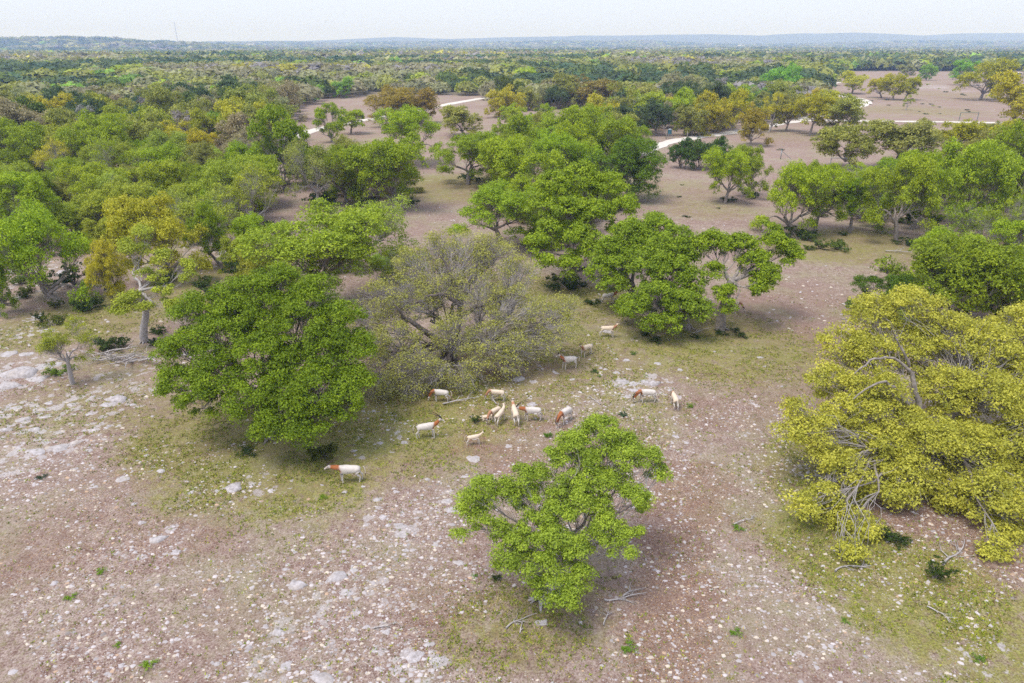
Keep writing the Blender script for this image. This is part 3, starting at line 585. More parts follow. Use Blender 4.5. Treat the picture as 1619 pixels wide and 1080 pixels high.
def near_label(kind, x, y, r, a_=4.6, b_=6.6):
    px, py, _ = project(x, y, 0.); sz = 'small' if r < a_ else ('large' if r > b_ else 'medium'); o = sorted(LM, key=lambda l: math.hypot(px - l[0], (py - l[1]) * 2.5))
    for a, b, t in o[:6]:
        dx, dy = px - a, (py - b) * 2.5; dd = math.hypot(dx, dy); far_ = 'close ' if dd < 45 else ('' if dd < 130 else 'well ')
        w_ = ('right of' if dx > 0 else 'left of') if abs(dx) > abs(dy) else ('in front of' if dy > 0 else 'behind')
        if abs(dx) > .5 * abs(dy) and abs(dy) > .5 * abs(dx): w_ = ('in front and ' if dy > 0 else 'behind and ') + ('right of' if dx > 0 else 'left of')
        l = f'{sz} {kind} {far_}{w_} the {t}'
        if l not in USED and len(l.split()) <= 16: USED.add(l); return l
    a, b, t = o[0]; l = f'{sz} {kind} {int(round(math.hypot(x, y)))} metres off near the {t}'; USED.add(l); return l
NAME = {'T': 'tan-leaved oak', 'K': 'grey-olive oak', 'OL': 'olive oak', 'J': 'dark juniper', 'DG': 'deep green juniper', 'GY': 'yellow-green oak', 'G': 'bright green oak', 'G2': 'green oak', 'YO': 'ochre oak', 'GR': 'bare grey tree', 'LG': 'lime green tree', 'BG': 'blue-green juniper', 'Y': 'yellow oak', 'L': 'pale lime tree'}
FILL = [([(-80, 255), (110, 250), (300, 270), (440, 300), (460, 330), (425, 350), (372, 415), (310, 400), (240, 350), (160, 400), (70, 395), (-80, 470)], 54, 3.0, 5.2, .57, ['G', 'G2', 'GY', 'G', 'L', 'GY', 'OL']),
        ([(475, 275), (600, 262), (650, 285), (620, 325), (560, 345), (475, 330)], 8, 3.0, 4.8, .6, ['G2', 'G', 'OL']),
        ([(760, 280), (830, 230), (920, 215), (975, 235), (1000, 270), (1000, 305), (950, 350), (860, 400), (830, 340)], 26, 3.2, 5.2, .55, ['G', 'G2']),
        ([(1190, 305), (1330, 305), (1460, 275), (1700, 280), (1760, 420), (1500, 410), (1430, 372), (1250, 350)], 26, 3.0, 4.8, .62, ['G', 'G2', 'G']),
        ([(1480, 420), (1720, 400), (1760, 560), (1520, 530)], 9, 3.2, 5, .6, ['G2', 'G']),
        ([(350, 420), (620, 400), (640, 470), (560, 520), (440, 520)], 5, 2.4, 3.4, .5, ['G2', 'GY', 'L']),
        ([(1095, 200), (1300, 172), (1330, 185), (1210, 193), (1110, 208)], 10, 3.2, 5.5, .62, ['Y', 'OL', 'YO']),
        ([(1440, 235), (1660, 225), (1660, 262), (1440, 270)], 5, 3.2, 5.5, .62, ['Y', 'OL', 'OL']),
        ([(760, 200), (900, 190), (980, 215), (930, 240), (800, 240)], 9, 3.2, 5.0, .62, ['G', 'OL', 'DG'])]
frs = np.random.RandomState(63)
for poly, cnt, ra, rb, ov, cs in FILL:
    xs_ = [p[0] for p in poly]; ys2 = [p[1] for p in poly]; done = 0
    for _ in range(1500):
        if done >= cnt: break
        px, py = frs.uniform(min(xs_), max(xs_)), frs.uniform(min(ys2), max(ys2))
        if not inside(poly, px, py): continue
        x, y, z, t = at(px, py); r = frs.uniform(ra, rb)
        if any(math.hypot(x - a, y - b) < (c + r) * ov for a, b, c in TAKEN): continue
        k_ = cs[frs.randint(len(cs))]; TAKEN.append((x, y, r)); done += 1; rz_ = r * frs.uniform(.62, .85)
        var = 'near' if t < 130 else 'mid'
        if frs.rand() < .2: var = 'thin' if t < 130 else 'midthin'
        place('live_oak', x, y, rz_ * frs.uniform(.9, 1.2), r, rz_, 0, 0, var, k_, near_label(NAME[k_], x, y, r), group='oaks scattered between the groves')
# the woods: trees on a loose grid, the nearest as things, the rest as one mass
rs = np.random.RandomState(41)
def scatter(r0, r1, sp):
    n = int(.75 * math.pi / 2 * (r1 ** 2 - r0 ** 2) / (sp * sp)); a = rs.uniform(-R(44), R(44), n); d = np.sqrt(rs.uniform(r0 ** 2, r1 ** 2, n))
    x = d * np.sin(a); y = d * np.cos(a); q, w, _ = project(x, y, np.where(d > 420, 0, gh(x, y))); ok = wooded(q, w); return x[ok], y[ok], sp
PAL = ['T', 'K', 'OL', 'J', 'DG', 'GY', 'G', 'YO', 'GR', 'LG', 'BG', 'Y']
ORD = [10, 3, 4, 2, 6, 9, 5, 1, 0, 8, 7, 11]
PWF = np.array([.17, .17, .20, .16, .13, .035, .03, .02, .05, .02, .07, .003]); PWF = PWF / PWF.sum()
PWN = np.array([.08, .08, .18, .13, .12, .10, .10, .10, .03, .04, .02, .04]); PWN = PWN / PWN.sum()
KIND = {'T': ('live_oak', 'tan-leaved oak in the woods beyond the pasture'), 'K': ('live_oak', 'grey-olive oak in the woods beyond the pasture'), 'OL': ('live_oak', 'olive oak in the woods beyond the pasture'),
        'J': ('juniper_tree', 'dark juniper in the woods beyond the pasture'), 'DG': ('juniper_tree', 'deep green juniper in the woods beyond the pasture'), 'GY': ('live_oak', 'yellow-green oak in the woods beyond the pasture'),
        'G': ('live_oak', 'bright green oak in the woods beyond the pasture'), 'YO': ('live_oak', 'ochre oak in the woods beyond the pasture'), 'GR': ('bare_tree', 'grey bare twiggy tree in the woods beyond the pasture'),
        'LG': ('elm_tree', 'lime green tree in the woods beyond the pasture'), 'BG': ('juniper_tree', 'blue-green juniper in the woods beyond the pasture'), 'Y': ('live_oak', 'yellow oak in the woods beyond the pasture')}
near = []; T = np.array(TAKEN)
xs, ys_, _ = scatter(85, 430, 5.2)
for x, y in sorted(zip(xs, ys_), key=lambda p: math.hypot(*p)):
    r = rs.uniform(3.8, 7.8)
    if (np.hypot(T[:, 0] - x, T[:, 1] - y) < (T[:, 2] + r) * .66).any(): continue
    near.append((x, y, r)); T = np.vstack([T, (x, y, r)])
NI = 205
for x, y, r in near[:NI]:
    d = math.hypot(x, y); k = PAL[rs.choice(12, p=PWN if d < 230 else PWF)]; nm, lb = KIND[k]
    var = 'midthin' if k == 'GR' else ('dome' if k in ('J', 'DG', 'BG') else ('mid' if rs.rand() > .12 else 'midthin'))
    rz_ = r * rs.uniform(.62, .85); hc = rz_ * rs.uniform(.9, 1.25); place(nm, x, y, hc, r, rz_, 0, 0, var, k, near_label(NAME[k], x, y, r), group='trees of the woods beyond the pasture')
# everything farther
def dome_template(seed, nt_, leafn):
    r_ = np.random.RandomState(seed); d = unit(r_, nt_); d[:, 2] = abs(d[:, 2]) * 1.05 - .1; q = .8 + .3 * r_.rand(nt_, 1)
    pos = d * q * (1, 1, .72); nn = d * .8 + unit(r_, nt_) * .55 + (0, 0, .2); nn /= np.linalg.norm(nn, axis=1)[:, None]
    u = np.cross(nn, unit(r_, nt_)); u /= np.linalg.norm(u, axis=1)[:, None]; w = np.cross(nn, u); s = leafn * r_.uniform(.7, 1.4, (nt_, 1))
    V = np.stack([pos + u * s, pos - u * s * .55 + w * s * .7, pos - u * s * .55 - w * s * .7], 1).reshape(-1, 3)
    return V, np.clip(r_.normal(.5, .12, nt_), 0, 1)
def mass(name, pts, nt_, leafn, seed):
    r_ = np.random.RandomState(seed); TM = [dome_template(seed + k, nt_, leafn) for k in range(8)]
    pts = np.array(pts); n = len(pts); k = r_.randint(8, size=n); VT = np.stack([t[0] for t in TM]); TT = np.stack([t[1] for t in TM])
    a = r_.uniform(0, 6.28, n); V = VT[k] * pts[:, 2][:, None, None]; hs = r_.uniform(.75, 1.15, n) * np.interp(pts[:, 2], [7, 18], [1, .5])
    x = V[..., 0] * np.cos(a)[:, None] - V[..., 1] * np.sin(a)[:, None]; y = V[..., 0] * np.sin(a)[:, None] + V[..., 1] * np.cos(a)[:, None]
    g = gh(pts[:, 0], pts[:, 1]); z = V[..., 2] * hs[:, None] + (g + pts[:, 2] * .42 * np.interp(pts[:, 2], [7, 18], [1, .5]))[:, None]
    V = np.stack([x + pts[:, 0][:, None], y + pts[:, 1][:, None], z], -1).reshape(-1, 3)
    # stands of one kind: the palette drifts slowly over the land
    f = vnoise(pts[:, 0], pts[:, 1], 110, 3) * .7 + r_.rand(n) * .3; cum = np.cumsum(PWF[ORD]); srt = np.argsort(np.argsort(f)) / n
    ci = np.array(ORD)[np.clip(np.searchsorted(cum, srt), 0, 11)]; cols = np.array([COL[p] for p in PAL])[ci] * r_.uniform(.7, 1.15, (n, 1))
    o = link(name, mesh_np(name, V, np.arange(len(V)).reshape(-1, 3), LEAFC, fattr={'tint': TT[k].ravel(), 'col': np.repeat(cols, nt_, 0)})); tag(o, kind='stuff'); return o
rest = near[NI:]
xs, ys_, _ = scatter(430, 640, 10.5); m0 = [(a, b, c) for a, b, c in zip(xs, ys_, rs.uniform(4.5, 10, len(xs)))]
mass('woods', m0, 110, .2, 905)
xs, ys_, _ = scatter(640, 950, 10); m1 = [(a, b, c) for a, b, c in zip(xs, ys_, rs.uniform(4.5, 10, len(xs)))]
mass('woods', rest, 220, .18, 900); mass('woods', m1, 46, .33, 910)
xs, ys_, _ = scatter(950, 2300, 15); mass('far_woods', list(zip(xs, ys_, rs.uniform(6.5, 12, len(xs)))), 10, .7, 920)
xs, ys_, _ = scatter(2300, 6200, 52); mass('far_woods', list(zip(xs, ys_, rs.uniform(10, 20, len(xs)))), 10, .7, 930)
print('near', len(near), 'rest', len(rest), 'm1', len(m1))

# dead trees, bushes
def bush_mesh(seed, n, size, spread=1.0, h=.7, spiky=False):
    r_ = np.random.RandomState(seed); w = Wood(); tips = []
    for k in range(14):
        a = r_.uniform(0, 6.3); q = r_.uniform(.3, 1) * spread; e = np.array([math.cos(a) * q, math.sin(a) * q, h * r_.uniform(.35, 1)])
        w.tube([(0, 0, -.05), e * .5 + (0, 0, .12), e], .025, .008, 3); tips += [e * f + r_.normal(0, .08, 3) for f in ((.6, .8, 1) if not spiky else (.45, .6, .75, .9, 1))]
    V, Fq, t = leaf_cloud(r_, np.abs(np.array(tips)) * np.sign(np.array(tips) * (1, 1, 0) + (0, 0, 1)), .2 if not spiky else .13, n // len(tips), size, .8)
    V[:, 2] = np.abs(V[:, 2]) + .01
    return w.mesh('stems', BARK), mesh_np('leaves', V, Fq, LEAF, fattr={'tint': t})
BUSH = [bush_mesh(1, 1500, .06), bush_mesh(2, 1300, .06, 1.2, .5), bush_mesh(3, 1500, .06, 1, 1.0, True)]
def bush(px, py, w, col, label, k=0, group=None, name='bush', hs=1.):
    x, y, z, t = at(px, py); s = w / 2 * t / F / 1.05; o = empty(name, (x, y, z), px * .7)
    if group: label = near_label(label, x, y, s, .9, 1.7)
    tag(o, label, 'bush', group)
    a, b = BUSH[k]; link('stems', a, o, scale=(s, s, s * hs)); c = link('foliage', b, o, scale=(s, s, s * hs)); c.color = (*COL[col], 1) if isinstance(col, str) else (*col, 1)
DK = (.05, .085, .015)
for b in [(395, 716, 34, DK, 'dark flat bush at the front foot of the big round oak', 1), (507, 722, 60, (.09, .11, .015), 'dark olive bush right of the round oak near the walking antelope', 0), (175, 552, 60, DK, 'dark green bush left of the dead branch pile', 0),
          (250, 528, 34, DK, 'dark bush at the foot of the half-bare tree', 0), (92, 590, 44, (.13, .2, .02), 'bright low bush by the small thin tree on the rocks', 1), (140, 490, 56, DK, 'dark bush between the green oak and the half-bare tree', 0),
          (118, 450, 60, DK, 'dark evergreen bush behind the grey-trunked oak', 2), (335, 470, 50, DK, 'dark bush behind the crown of the big round oak', 2), (375, 440, 56, DK, 'dark upright bush under the broad green oak', 2),
          (245, 545, 26, DK, 'small dark bush beside the branch pile', 0), (895, 455, 60, DK, 'dark wide bush under the layered middle oak', 1), (745, 285, 40, DK, 'dark bush under the round oak across the clearing', 1),
          (640, 325, 40, DK, 'dark bush at the foot of the dark spreading oak', 1), (510, 322, 60, DK, 'dark bush below the many-trunked olive oak', 0), (1262, 378, 56, DK, 'dark bush under the light green oaks at the pasture top', 1),
          (1150, 318, 26, DK, 'small dark bush at the clean-trunked oak', 1), (1192, 312, 30, DK, 'low dark bush under the light green oak', 1), (1332, 372, 18, DK, 'tiny dark bush beside the short pale trunk', 1),
          (1432, 388, 36, DK, 'dark bush at the two-trunked oak', 1), (1398, 430, 20, DK, 'lone dark bush on the right side of the pasture', 0), (1478, 915, 54, (.05, .085, .01), 'dark bush in leaf litter under the big yellow oak', 2),
          (1412, 855, 50, DK, 'dark bush between the low arms of the yellow oak', 0), (750, 668, 24, (.06, .1, .015), 'dark upright sapling bush by the lying calf', 2), (866, 690, 18, (.12, .24, .015), 'round bright green bush on a bare stick post', 0),
          (985, 658, 18, (.07, .13, .06), 'blue-green bush between the grazing antelope and the low oak', 0), (1090, 642, 14, (.2, .3, .03), 'lime weed right of the standing antelope', 1), (942, 588, 15, (.07, .13, .03), 'dark green weed below the two facing antelope', 1),
          (947, 596, 8, (.13, .24, .03), 'little green weed next to the dark one', 1), (235, 1050, 26, (.22, .36, .02), 'bright lime weed low on the left foreground', 1), (157, 906, 18, (.2, .34, .02), 'lime weed on the left gravel slope', 1),
          (110, 945, 20, (.2, .34, .02), 'lime weed left of the lower gravel', 1), (188, 1020, 14, (.2, .34, .02), 'small lime weed above the bright one', 1), (512, 786, 16, (.2, .32, .02), 'lime weed below the walking antelope', 1),
          (990, 1025, 30, (.17, .3, .03), 'lime weed patch below the near oak', 1), (1160, 1000, 22, (.17, .3, .03), 'lime weed on the brown track', 1), (1167, 835, 20, (.17, .3, .03), 'lime weed beside the yellow oak branches', 1),
          (1337, 982, 16, (.17, .3, .03), 'lime weed below the leaf litter', 1), (752, 912, 12, (.15, .3, .03), 'lime weed left of the near oak trunk', 1), (785, 915, 20, DK, 'dark bush at the left foot of the near oak', 0),
          (1092, 645, 10, (.15, .26, .03), 'small green weed touching the lime one', 1), (65, 755, 18, (.06, .1, .05), 'dark spiny plant on the left slope', 1), (1040, 540, 26, DK, 'dark bush below the drooping oak, left one', 1),
          (1018, 530, 22, DK, 'dark bush at the left end under the drooping oak', 1), (1100, 535, 16, DK, 'small dark bush near the roots of the drooping oak', 1), (1175, 532, 22, DK, 'dark low bush right of the lone oak roots', 1),
          (1140, 528, 24, DK, 'dark bush at the roots of the lone oak', 1), (1165, 524, 18, DK, 'tuft of dark green by the lone oak', 1), (935, 480, 30, DK, 'dark green bush near the half hidden antelope', 1),
          (800, 560, 16, (.1, .16, .02), 'green tuft under the grey twiggy oak', 1), (955, 690, 12, (.15, .3, .03), 'green tuft above the near oak crown', 1),
          (1000, 560, 14, (.13, .22, .03), 'green tuft in the grass below the oaks', 1), (1550, 1045, 22, (.16, .28, .03), 'green weed in the lower right corner', 1)]:
    bush(*b)
for k in range(48):
    px = rs.uniform(1330, 1640); py = rs.uniform(128, 186)
    bush(px, py, rs.uniform(4, 9), DK if rs.rand() < .6 else 'GY', 'meadow tuft bush', 1, 'tuft bushes of the far right meadow', 'tuft_bush', .8)
for k in range(22):
    px = rs.uniform(1060, 1400); py = rs.uniform(200, 345)
    bush(px, py, rs.uniform(6, 12), DK, 'dark tuft bush', 1, 'tuft bushes above the pasture', 'tuft_bush', .8)

urs = np.random.RandomState(12); SCRUB = [(-40, 330, 470, 520), (0, 250, 430, 330), (480, 270, 640, 350), (1260, 330, 1500, 400), (830, 300, 1000, 460), (1450, 420, 1619, 520)]
for k in range(110):
    a, b, c_, d_ = SCRUB[min(k % 8, 5) if k % 8 < 6 else 0]; px = urs.uniform(a, c_); py = urs.uniform(b, d_)
    if not (150 < px < 310 and py > 480) and not (px > 380 and py > 400 and px < 650): bush(px, py, urs.uniform(22, 46) * (py / 500) ** .5, [DK, DK, (.12, .15, .02), 'DG'][k % 4], ['dark scrub bush', 'dark spreading scrub bush', 'olive scrub bush', 'green scrub bush'][k % 4], urs.randint(3), 'scrub bushes under the oaks', 'scrub_bush', urs.uniform(.8, 1.4))

# ------------------------------------------------------------------ dead wood
def dead_branch(px, py, L, ang_, seed, label, r=.05, n=4, name='fallen_branch', group=None):
    r_ = np.random.RandomState(seed); x, y, z, t = at(px, py); w = Wood(); a = R(ang_); e = np.array([math.cos(a) * L, math.sin(a) * L, .05 + L * .03])
    p = crook(r_, (0, 0, r), e, 8, .05); p[:, 2] = np.abs(p[:, 2]) + r * .5; w.tube(p, r, r * .3, 5)
    for q in range(n):
        i = r_.randint(2, 8); b = a + r_.uniform(.4, 1.0) * r_.choice([-1, 1]); l = L * r_.uniform(.2, .45); e2 = p[i] + (math.cos(b) * l, math.sin(b) * l, r_.uniform(.0, .3) * l)
        s = crook(r_, p[i], e2, 4, .07); w.tube(s, r * .55, r * .15, 4)
        if r_.rand() < .7: w.tube(crook(r_, s[2], s[2] + r_.normal(0, l * .3, 3) * (1, 1, .3), 2, .05), r * .3, r * .1, 3)
    o = link(name, w.mesh(name, PALEBARK), loc=(x, y, z)); return tag(o, label, 'branch', group)
r_ = np.random.RandomState(55); w = Wood()
for k in range(30):
    c = r_.uniform(-2.3, 1.6, 2) * (1, .45); a = r_.normal(.15, .75) + math.pi * (k % 2); L = r_.uniform(1.2, 3.4)
    s = np.array([c[0], c[1], .06 + r_.rand() * .3]); e = s + (math.cos(a) * L, math.sin(a) * L * .7, r_.uniform(-.1, .5)); e[2] = max(.05, e[2])
    p = crook(r_, s, e, 6, .06); rr = r_.uniform(.02, .07); w.tube(p, rr, rr * .3, 5)
    for q in range(3): w.tube(crook(r_, p[2 + q], p[2 + q] + unit(r_, 1)[0] * L * .3 * (1, 1, .4) + (0, 0, .05), 3, .08), rr * .5, rr * .2, 3)
xx, yy, zz, _ = at(200, 568); tag(link('branch_pile', w.mesh('branch_pile', PALEBARK), loc=(xx, yy, zz)), 'tangled pile of dead grey branches under the half-bare tree', 'branch pile')
for d in [(700, 640, 2.6, 20, 'fallen grey branch on the ground in front of the twiggy oak'), (740, 618, 3.4, 150, 'long dead branch reaching from the twiggy oak to the herd'), (785, 640, 1.6, 100, 'short dead branch beside the rust-necked yearling'),
          (590, 885 + 110, 1.0, 20, 'short stick among stones in the left foreground'), (800, 995, 1.5, 30, 'forked dead branch below the near oak'), (822, 1003, .7, 80, 'small stick right of the forked dead branch'), (955, 950, 1.9, 10, 'bleached branch right of the near oak roots'),
          (985, 945, 1.2, 25, 'curved bleached stick near the right of the near oak'), (955, 990, .8, 70, 'thin stick on the bare ground below the near oak'), (1490, 895, 2.6, 40, 'grey crooked low branch in the litter under the yellow oak'),
          (1320, 905, 1.8, 10, 'dead branch below the low arm of the yellow oak'), (1465, 960, 1.0, -60, 'thin fallen stick in leaf litter at right'), (1160, 890 - 60, 1.2, 20, 'thin stick on the open ground left of the yellow oak'),
          (1400, 398, 4.0, -20, 'long fallen log branch on the pasture edge'), (1185, 372, 2.6, 5, 'fallen branch above the lone oak'), (1330, 505, 1.4, 0, 'small stick right of the lone oak'),
          (950, 640, 1.3, 120, 'thin stick left of the grazing long-horned antelope'), (870, 1000 - 200, 1.5, 60, 'dead grey branch inside the near oak'), (1095, 528, 2.2, 30, 'pale roots and branch between the two right oaks'),
          (930, 478, 3.0, 10, 'fallen pale branch under the middle oaks'), (310, 560, 2.2, 30, 'dead branch left of the big round oak'), (1240, 700, .9, 40, 'thin stick left of the yellow oak'), (1300, 755, 1.4, 170, 'grey stick on pale stones by the yellow oak')]:
    dead_branch(d[0], d[1], d[2], d[3], d[0] + d[1], d[4], r=.025 + .012 * d[2])
for px, py, h, lab in ((137, 266, 62, 'white dead forked snag before the tall bright green oak'), (78, 240, 44, 'grey dead tree in the left wood'), (210, 230, 40, 'bleached dead crown in the left wood')):
    x, y, z, t = at(px, py); r = h * t / F * .45; place('dead_tree', x, y, r * 1.3, r, r, 0, 0, 'bare', 'GR', lab)

# ------------------------------------------------------------------ stones set in the ground, gravel, grass, leaf litter
def stone_mesh(seed, slab=True):
    r_ = np.random.RandomState(seed); n = 11; a = np.sort(np.arange(n) * 2 * math.pi / n + r_.uniform(-.2, .2, n)); q = r_.uniform(.62, 1.12, n) * (1, .9)[seed % 2]
    ring = lambda s, z: np.c_[np.cos(a) * q * s, np.sin(a) * q * s * .72, z + r_.normal(0, .03, n)]
    V = np.concatenate([ring(1.02, -.2), ring(1.0, .05), ring(.8, .17 if slab else .36), ring(.4, .2 if slab else .5), [(0, 0, .21 if slab else .53)]])
    V[2 * n:] += r_.normal(0, .022, (len(V) - 2 * n, 3)); F4 = []
    T3 = []
    for k in range(3):
        for i in range(n):
            j = (i + 1) % n; T3 += [(k * n + i, k * n + j, (k + 1) * n + j), (k * n + i, (k + 1) * n + j, (k + 1) * n + i)]
    for i in range(n): T3.append((3 * n + i, 3 * n + (i + 1) % n, 4 * n))
    return mesh_np('stone', V, T3[2 * 0:], STONE)
STM = [stone_mesh(k) for k in range(1, 8)] + [stone_mesh(k, False) for k in range(8, 11)]
rocks = [(367, 771, 30), (397, 765, 18), (430, 776, 13), (341, 777, 14), (300, 779, 14), (193, 757, 28), (183, 632, 34), (172, 640, 30), (30, 592, 50), (35, 664, 22), (72, 658, 26), (75, 637, 20), (60, 712, 36), (95, 708, 30), (55, 600, 40), (15, 610, 34), (70, 580, 30),
         (125, 825, 14), (107, 832, 10), (225, 826, 14), (250, 853, 26), (275, 873, 26), (470, 925, 28), (548, 937, 28), (533, 913, 32), (446, 913, 15), (520, 950, 16), (441, 1000, 22), (655, 1038, 38), (698, 1047, 36), (678, 1019, 20), (628, 1044, 24), (604, 1042, 14),
         (633, 832, 22), (636, 845, 26), (708, 792, 24), (713, 806, 24), (748, 725, 24), (732, 753, 15), (820, 838, 20), (725, 890, 24), (680, 898, 16), (856, 985, 26), (1000, 607, 22), (985, 604, 20), (1003, 618, 18), (1018, 603, 16), (1034, 607, 22), (990, 627, 14), (1060, 617, 14),
         (455, 1052, 26), (510, 1075, 40), (500, 1062, 24), (155, 948, 12), (404, 1052, 12), (15, 1000, 14), (20, 1062, 16), (57, 932, 12), (330, 1070, 16), (560, 900, 18), (455, 893, 12), (598, 880, 12), (642, 870, 12), (606, 818, 14), (625, 778, 14), (574, 770, 12), (560, 812, 10), (700, 905, 12),
         (560, 1010, 16), (590, 1028, 16), (605, 985, 12), (610, 1000, 14), (546, 1030, 12), (820, 600, 22), (845, 604, 16), (840, 640, 20), (880, 590, 12), (1290, 752, 18), (1320, 760, 14), (1290, 745, 12), (1345, 1040, 14), (1265, 1032, 18), (1150, 1010, 12), (1600, 848, 16), (1605, 840, 12),
         (1540, 1030, 10), (640, 700, 14), (600, 700, 16), (560, 712, 14), (520, 760, 10), (597, 790, 16), (690, 860, 14), (660, 820, 12), (580, 930, 12), (590, 650, 10), (905, 600, 10), (930, 700, 14), (880, 690, 12), (1070, 690, 14), (1085, 700, 12), (1000, 640, 10), (960, 525, 18), (935, 545, 12),
         (1075, 585, 10), (1040, 575, 12), (990, 570, 12), (975, 590, 14), (55, 680, 20), (25, 645, 22), (10, 680, 20), (120, 700, 18), (140, 712, 14), (215, 690, 12), (255, 745, 14), (150, 770, 10), (230, 720, 12), (110, 640, 16), (140, 655, 14), (210, 640, 14), (10, 560, 30), (45, 560, 26), (90, 575, 20),
         (100, 430, 26), (60, 440, 22), (30, 470, 24), (60, 500, 20), (290, 560, 20), (20, 430, 20), (340, 385, 20), (355, 400, 22), (305, 520, 16), (285, 545, 14), (700, 760, 10), (805, 705, 14), (715, 830, 12), (655, 790, 12)]
rr_ = np.random.RandomState(9)
def fieldv(L, px, py): x, y, z, t = at(px, py); return float(field(L, np.array(x), np.array(y)))
while len(rocks) < 292:
    px, py = rr_.uniform(-20, 1640), rr_.uniform(560, 1085); d = .25 + fieldv(RO, px, py) + .35 * (px < 760) - .5 * (px > 1000) * (py > 700)
    if rr_.rand() < d: rocks.append((px, py, rr_.uniform(6, 11) * (.6 + py / 1600)))
for q, (px, py, w_) in enumerate(rocks):
    x, y, z, t = at(px, py); s = w_ / 2 * t / F * 1.15; k = rr_.randint(10)
    link('stone', STM[k], ground, (x, y, z - .03 * s - .02), (rr_.normal(0, .05), rr_.normal(0, .05), rr_.uniform(-.5, .5) + math.pi * rr_.randint(2)), (s, s * rr_.uniform(.8, 1.3), s * rr_.uniform(.45, .8)))
def spread_px(n, y0, y1, x0=-120, x1=1740, ypow=1.0):
    """points spread evenly over the ground between two distances inside a sector"""
    d0 = CAMH / math.tan(P + math.atan((y1 - 540) / F)); d1 = CAMH / math.tan(P + math.atan((y0 - 540) / F)); d = np.sqrt(rr_.uniform(d0 * d0, d1 * d1, n)) if ypow == 1 else rr_.uniform(d0, d1, n)
    a = rr_.uniform(-R(44), R(44), n); return d * np.sin(a), d * np.cos(a)
def pebbles(name, n, y0, y1, s0, s1, seed):
    x, y = spread_px(n, y0, y1, ypow=0); dens = .4 + .5 * field(RO, x, y) - .35 * field(GR, x, y) + (fbm(x, y, 3.5, 2, 3) - .42) * 2.2; keep = rr_.rand(n) < dens; x = x[keep]; y = y[keep]; n = len(x)
    s = s0 * (s1 / s0) ** (rr_.rand(n) ** 3.8); k = 5; a = np.arange(k) * 2 * math.pi / k + rr_.uniform(0, 6.3, (n, 1)) + rr_.uniform(-.35, .35, (n, k)); q = rr_.uniform(.65, 1.15, (n, k)) * s[:, None]
    ax = rr_.uniform(.55, 1, n)[:, None]; z = gh(x, y); ring = np.stack([x[:, None] + np.cos(a) * q, y[:, None] + np.sin(a) * q * ax, np.repeat((z - .01)[:, None], k, 1)], -1)
    top = np.stack([x + rr_.normal(0, .2, n) * s, y + rr_.normal(0, .2, n) * s, z + s * rr_.uniform(.3, .7, n)], -1)[:, None]
    V = np.concatenate([ring, top], 1).reshape(-1, 3); b = np.arange(n)[:, None] * (k + 1)
    Ft = np.stack([b + np.arange(k), b + (np.arange(k) + 1) % k, np.repeat(b + k, k, 1)], -1).reshape(-1, 3)
    base = np.array([(.52, .475, .475), (.42, .385, .385), (.57, .495, .41), (.30, .26, .24), (.48, .34, .24)])[rr_.choice(5, n, p=[.38, .24, .18, .13, .07])] * rr_.uniform(.75, 1.1, (n, 1))
    tag(link(name, mesh_np(name, V, Ft, GRAVEL, fattr={'col': np.repeat(base, k, 0)})), kind='stuff')
pebbles('gravel', 90000, 600, 1100, .028, .15, 1)
pebbles('gravel', 14000, 330, 620, .06, .22, 2)
def tufts(n, y0, y1, seed):
    x, y = spread_px(n, y0, y1, ypow=0); g = field(GR, x, y); f = fbm(x, y, 1.6, 4, 3); keep = rr_.rand(n) < (.10 + g * 1.3) * smooth(.3, .5, f); x = x[keep]; y = y[keep]; n = len(x); m = 4
    X0 = np.repeat(x, m) + rr_.normal(0, .05, n * m); Y0 = np.repeat(y, m) + rr_.normal(0, .05, n * m); Z0 = gh(X0, Y0); a = rr_.uniform(0, 6.3, n * m); h = rr_.uniform(.03, .11, n * m); w_ = rr_.uniform(.015, .04, n * m)
    dx, dy = np.cos(a), np.sin(a); lx, ly = rr_.normal(0, .05, n * m), rr_.normal(0, .05, n * m)
    V = np.stack([np.stack([X0 - dx * w_, Y0 - dy * w_, Z0], -1), np.stack([X0 + dx * w_, Y0 + dy * w_, Z0], -1), np.stack([X0 + lx, Y0 + ly, Z0 + h], -1)], 1).reshape(-1, 3)
    base = np.array([(.24, .28, .035), (.32, .33, .04), (.16, .21, .03), (.36, .29, .12)])[rr_.choice(4, n, p=[.4, .25, .2, .15])] * rr_.uniform(.75, 1.25, (n, 1))
    tag(link('grass', mesh_np('grass', V, np.arange(len(V)).reshape(-1, 3), GRASS, fattr={'col': np.repeat(base, m, 0)})), kind='stuff'); print('tufts', n)
tufts(120000, 430, 1090, 3)
def litter(n, y0, y1):
    x, y = spread_px(n, y0, y1, ypow=0); g = field(LI, x, y); keep = rr_.rand(n) < .06 + g; x = x[keep]; y = y[keep]; n = len(x); s = rr_.uniform(.02, .055, n)[:, None]
    z = gh(x, y) + .012; p = np.c_[x, y, z]; a = rr_.uniform(0, 6.3, n); u = np.c_[np.cos(a), np.sin(a), rr_.uniform(-.2, .5, n)]; v = np.c_[-np.sin(a), np.cos(a), rr_.uniform(0, .5, n)]
    V = np.stack([p - u * s, p + v * s * .7, p + u * s], 1).reshape(-1, 3); base = np.array([(.42, .26, .13), (.30, .15, .08), (.5, .36, .22), (.2, .1, .06)])[rr_.choice(4, n)] * rr_.uniform(.8, 1.2, (n, 1))
    tag(link('fallen_leaves', mesh_np('fallen_leaves', V, np.arange(len(V)).reshape(-1, 3), GRASS, fattr={'col': base})), kind='stuff'); print('litter', n)
litter(110000, 560, 1090)

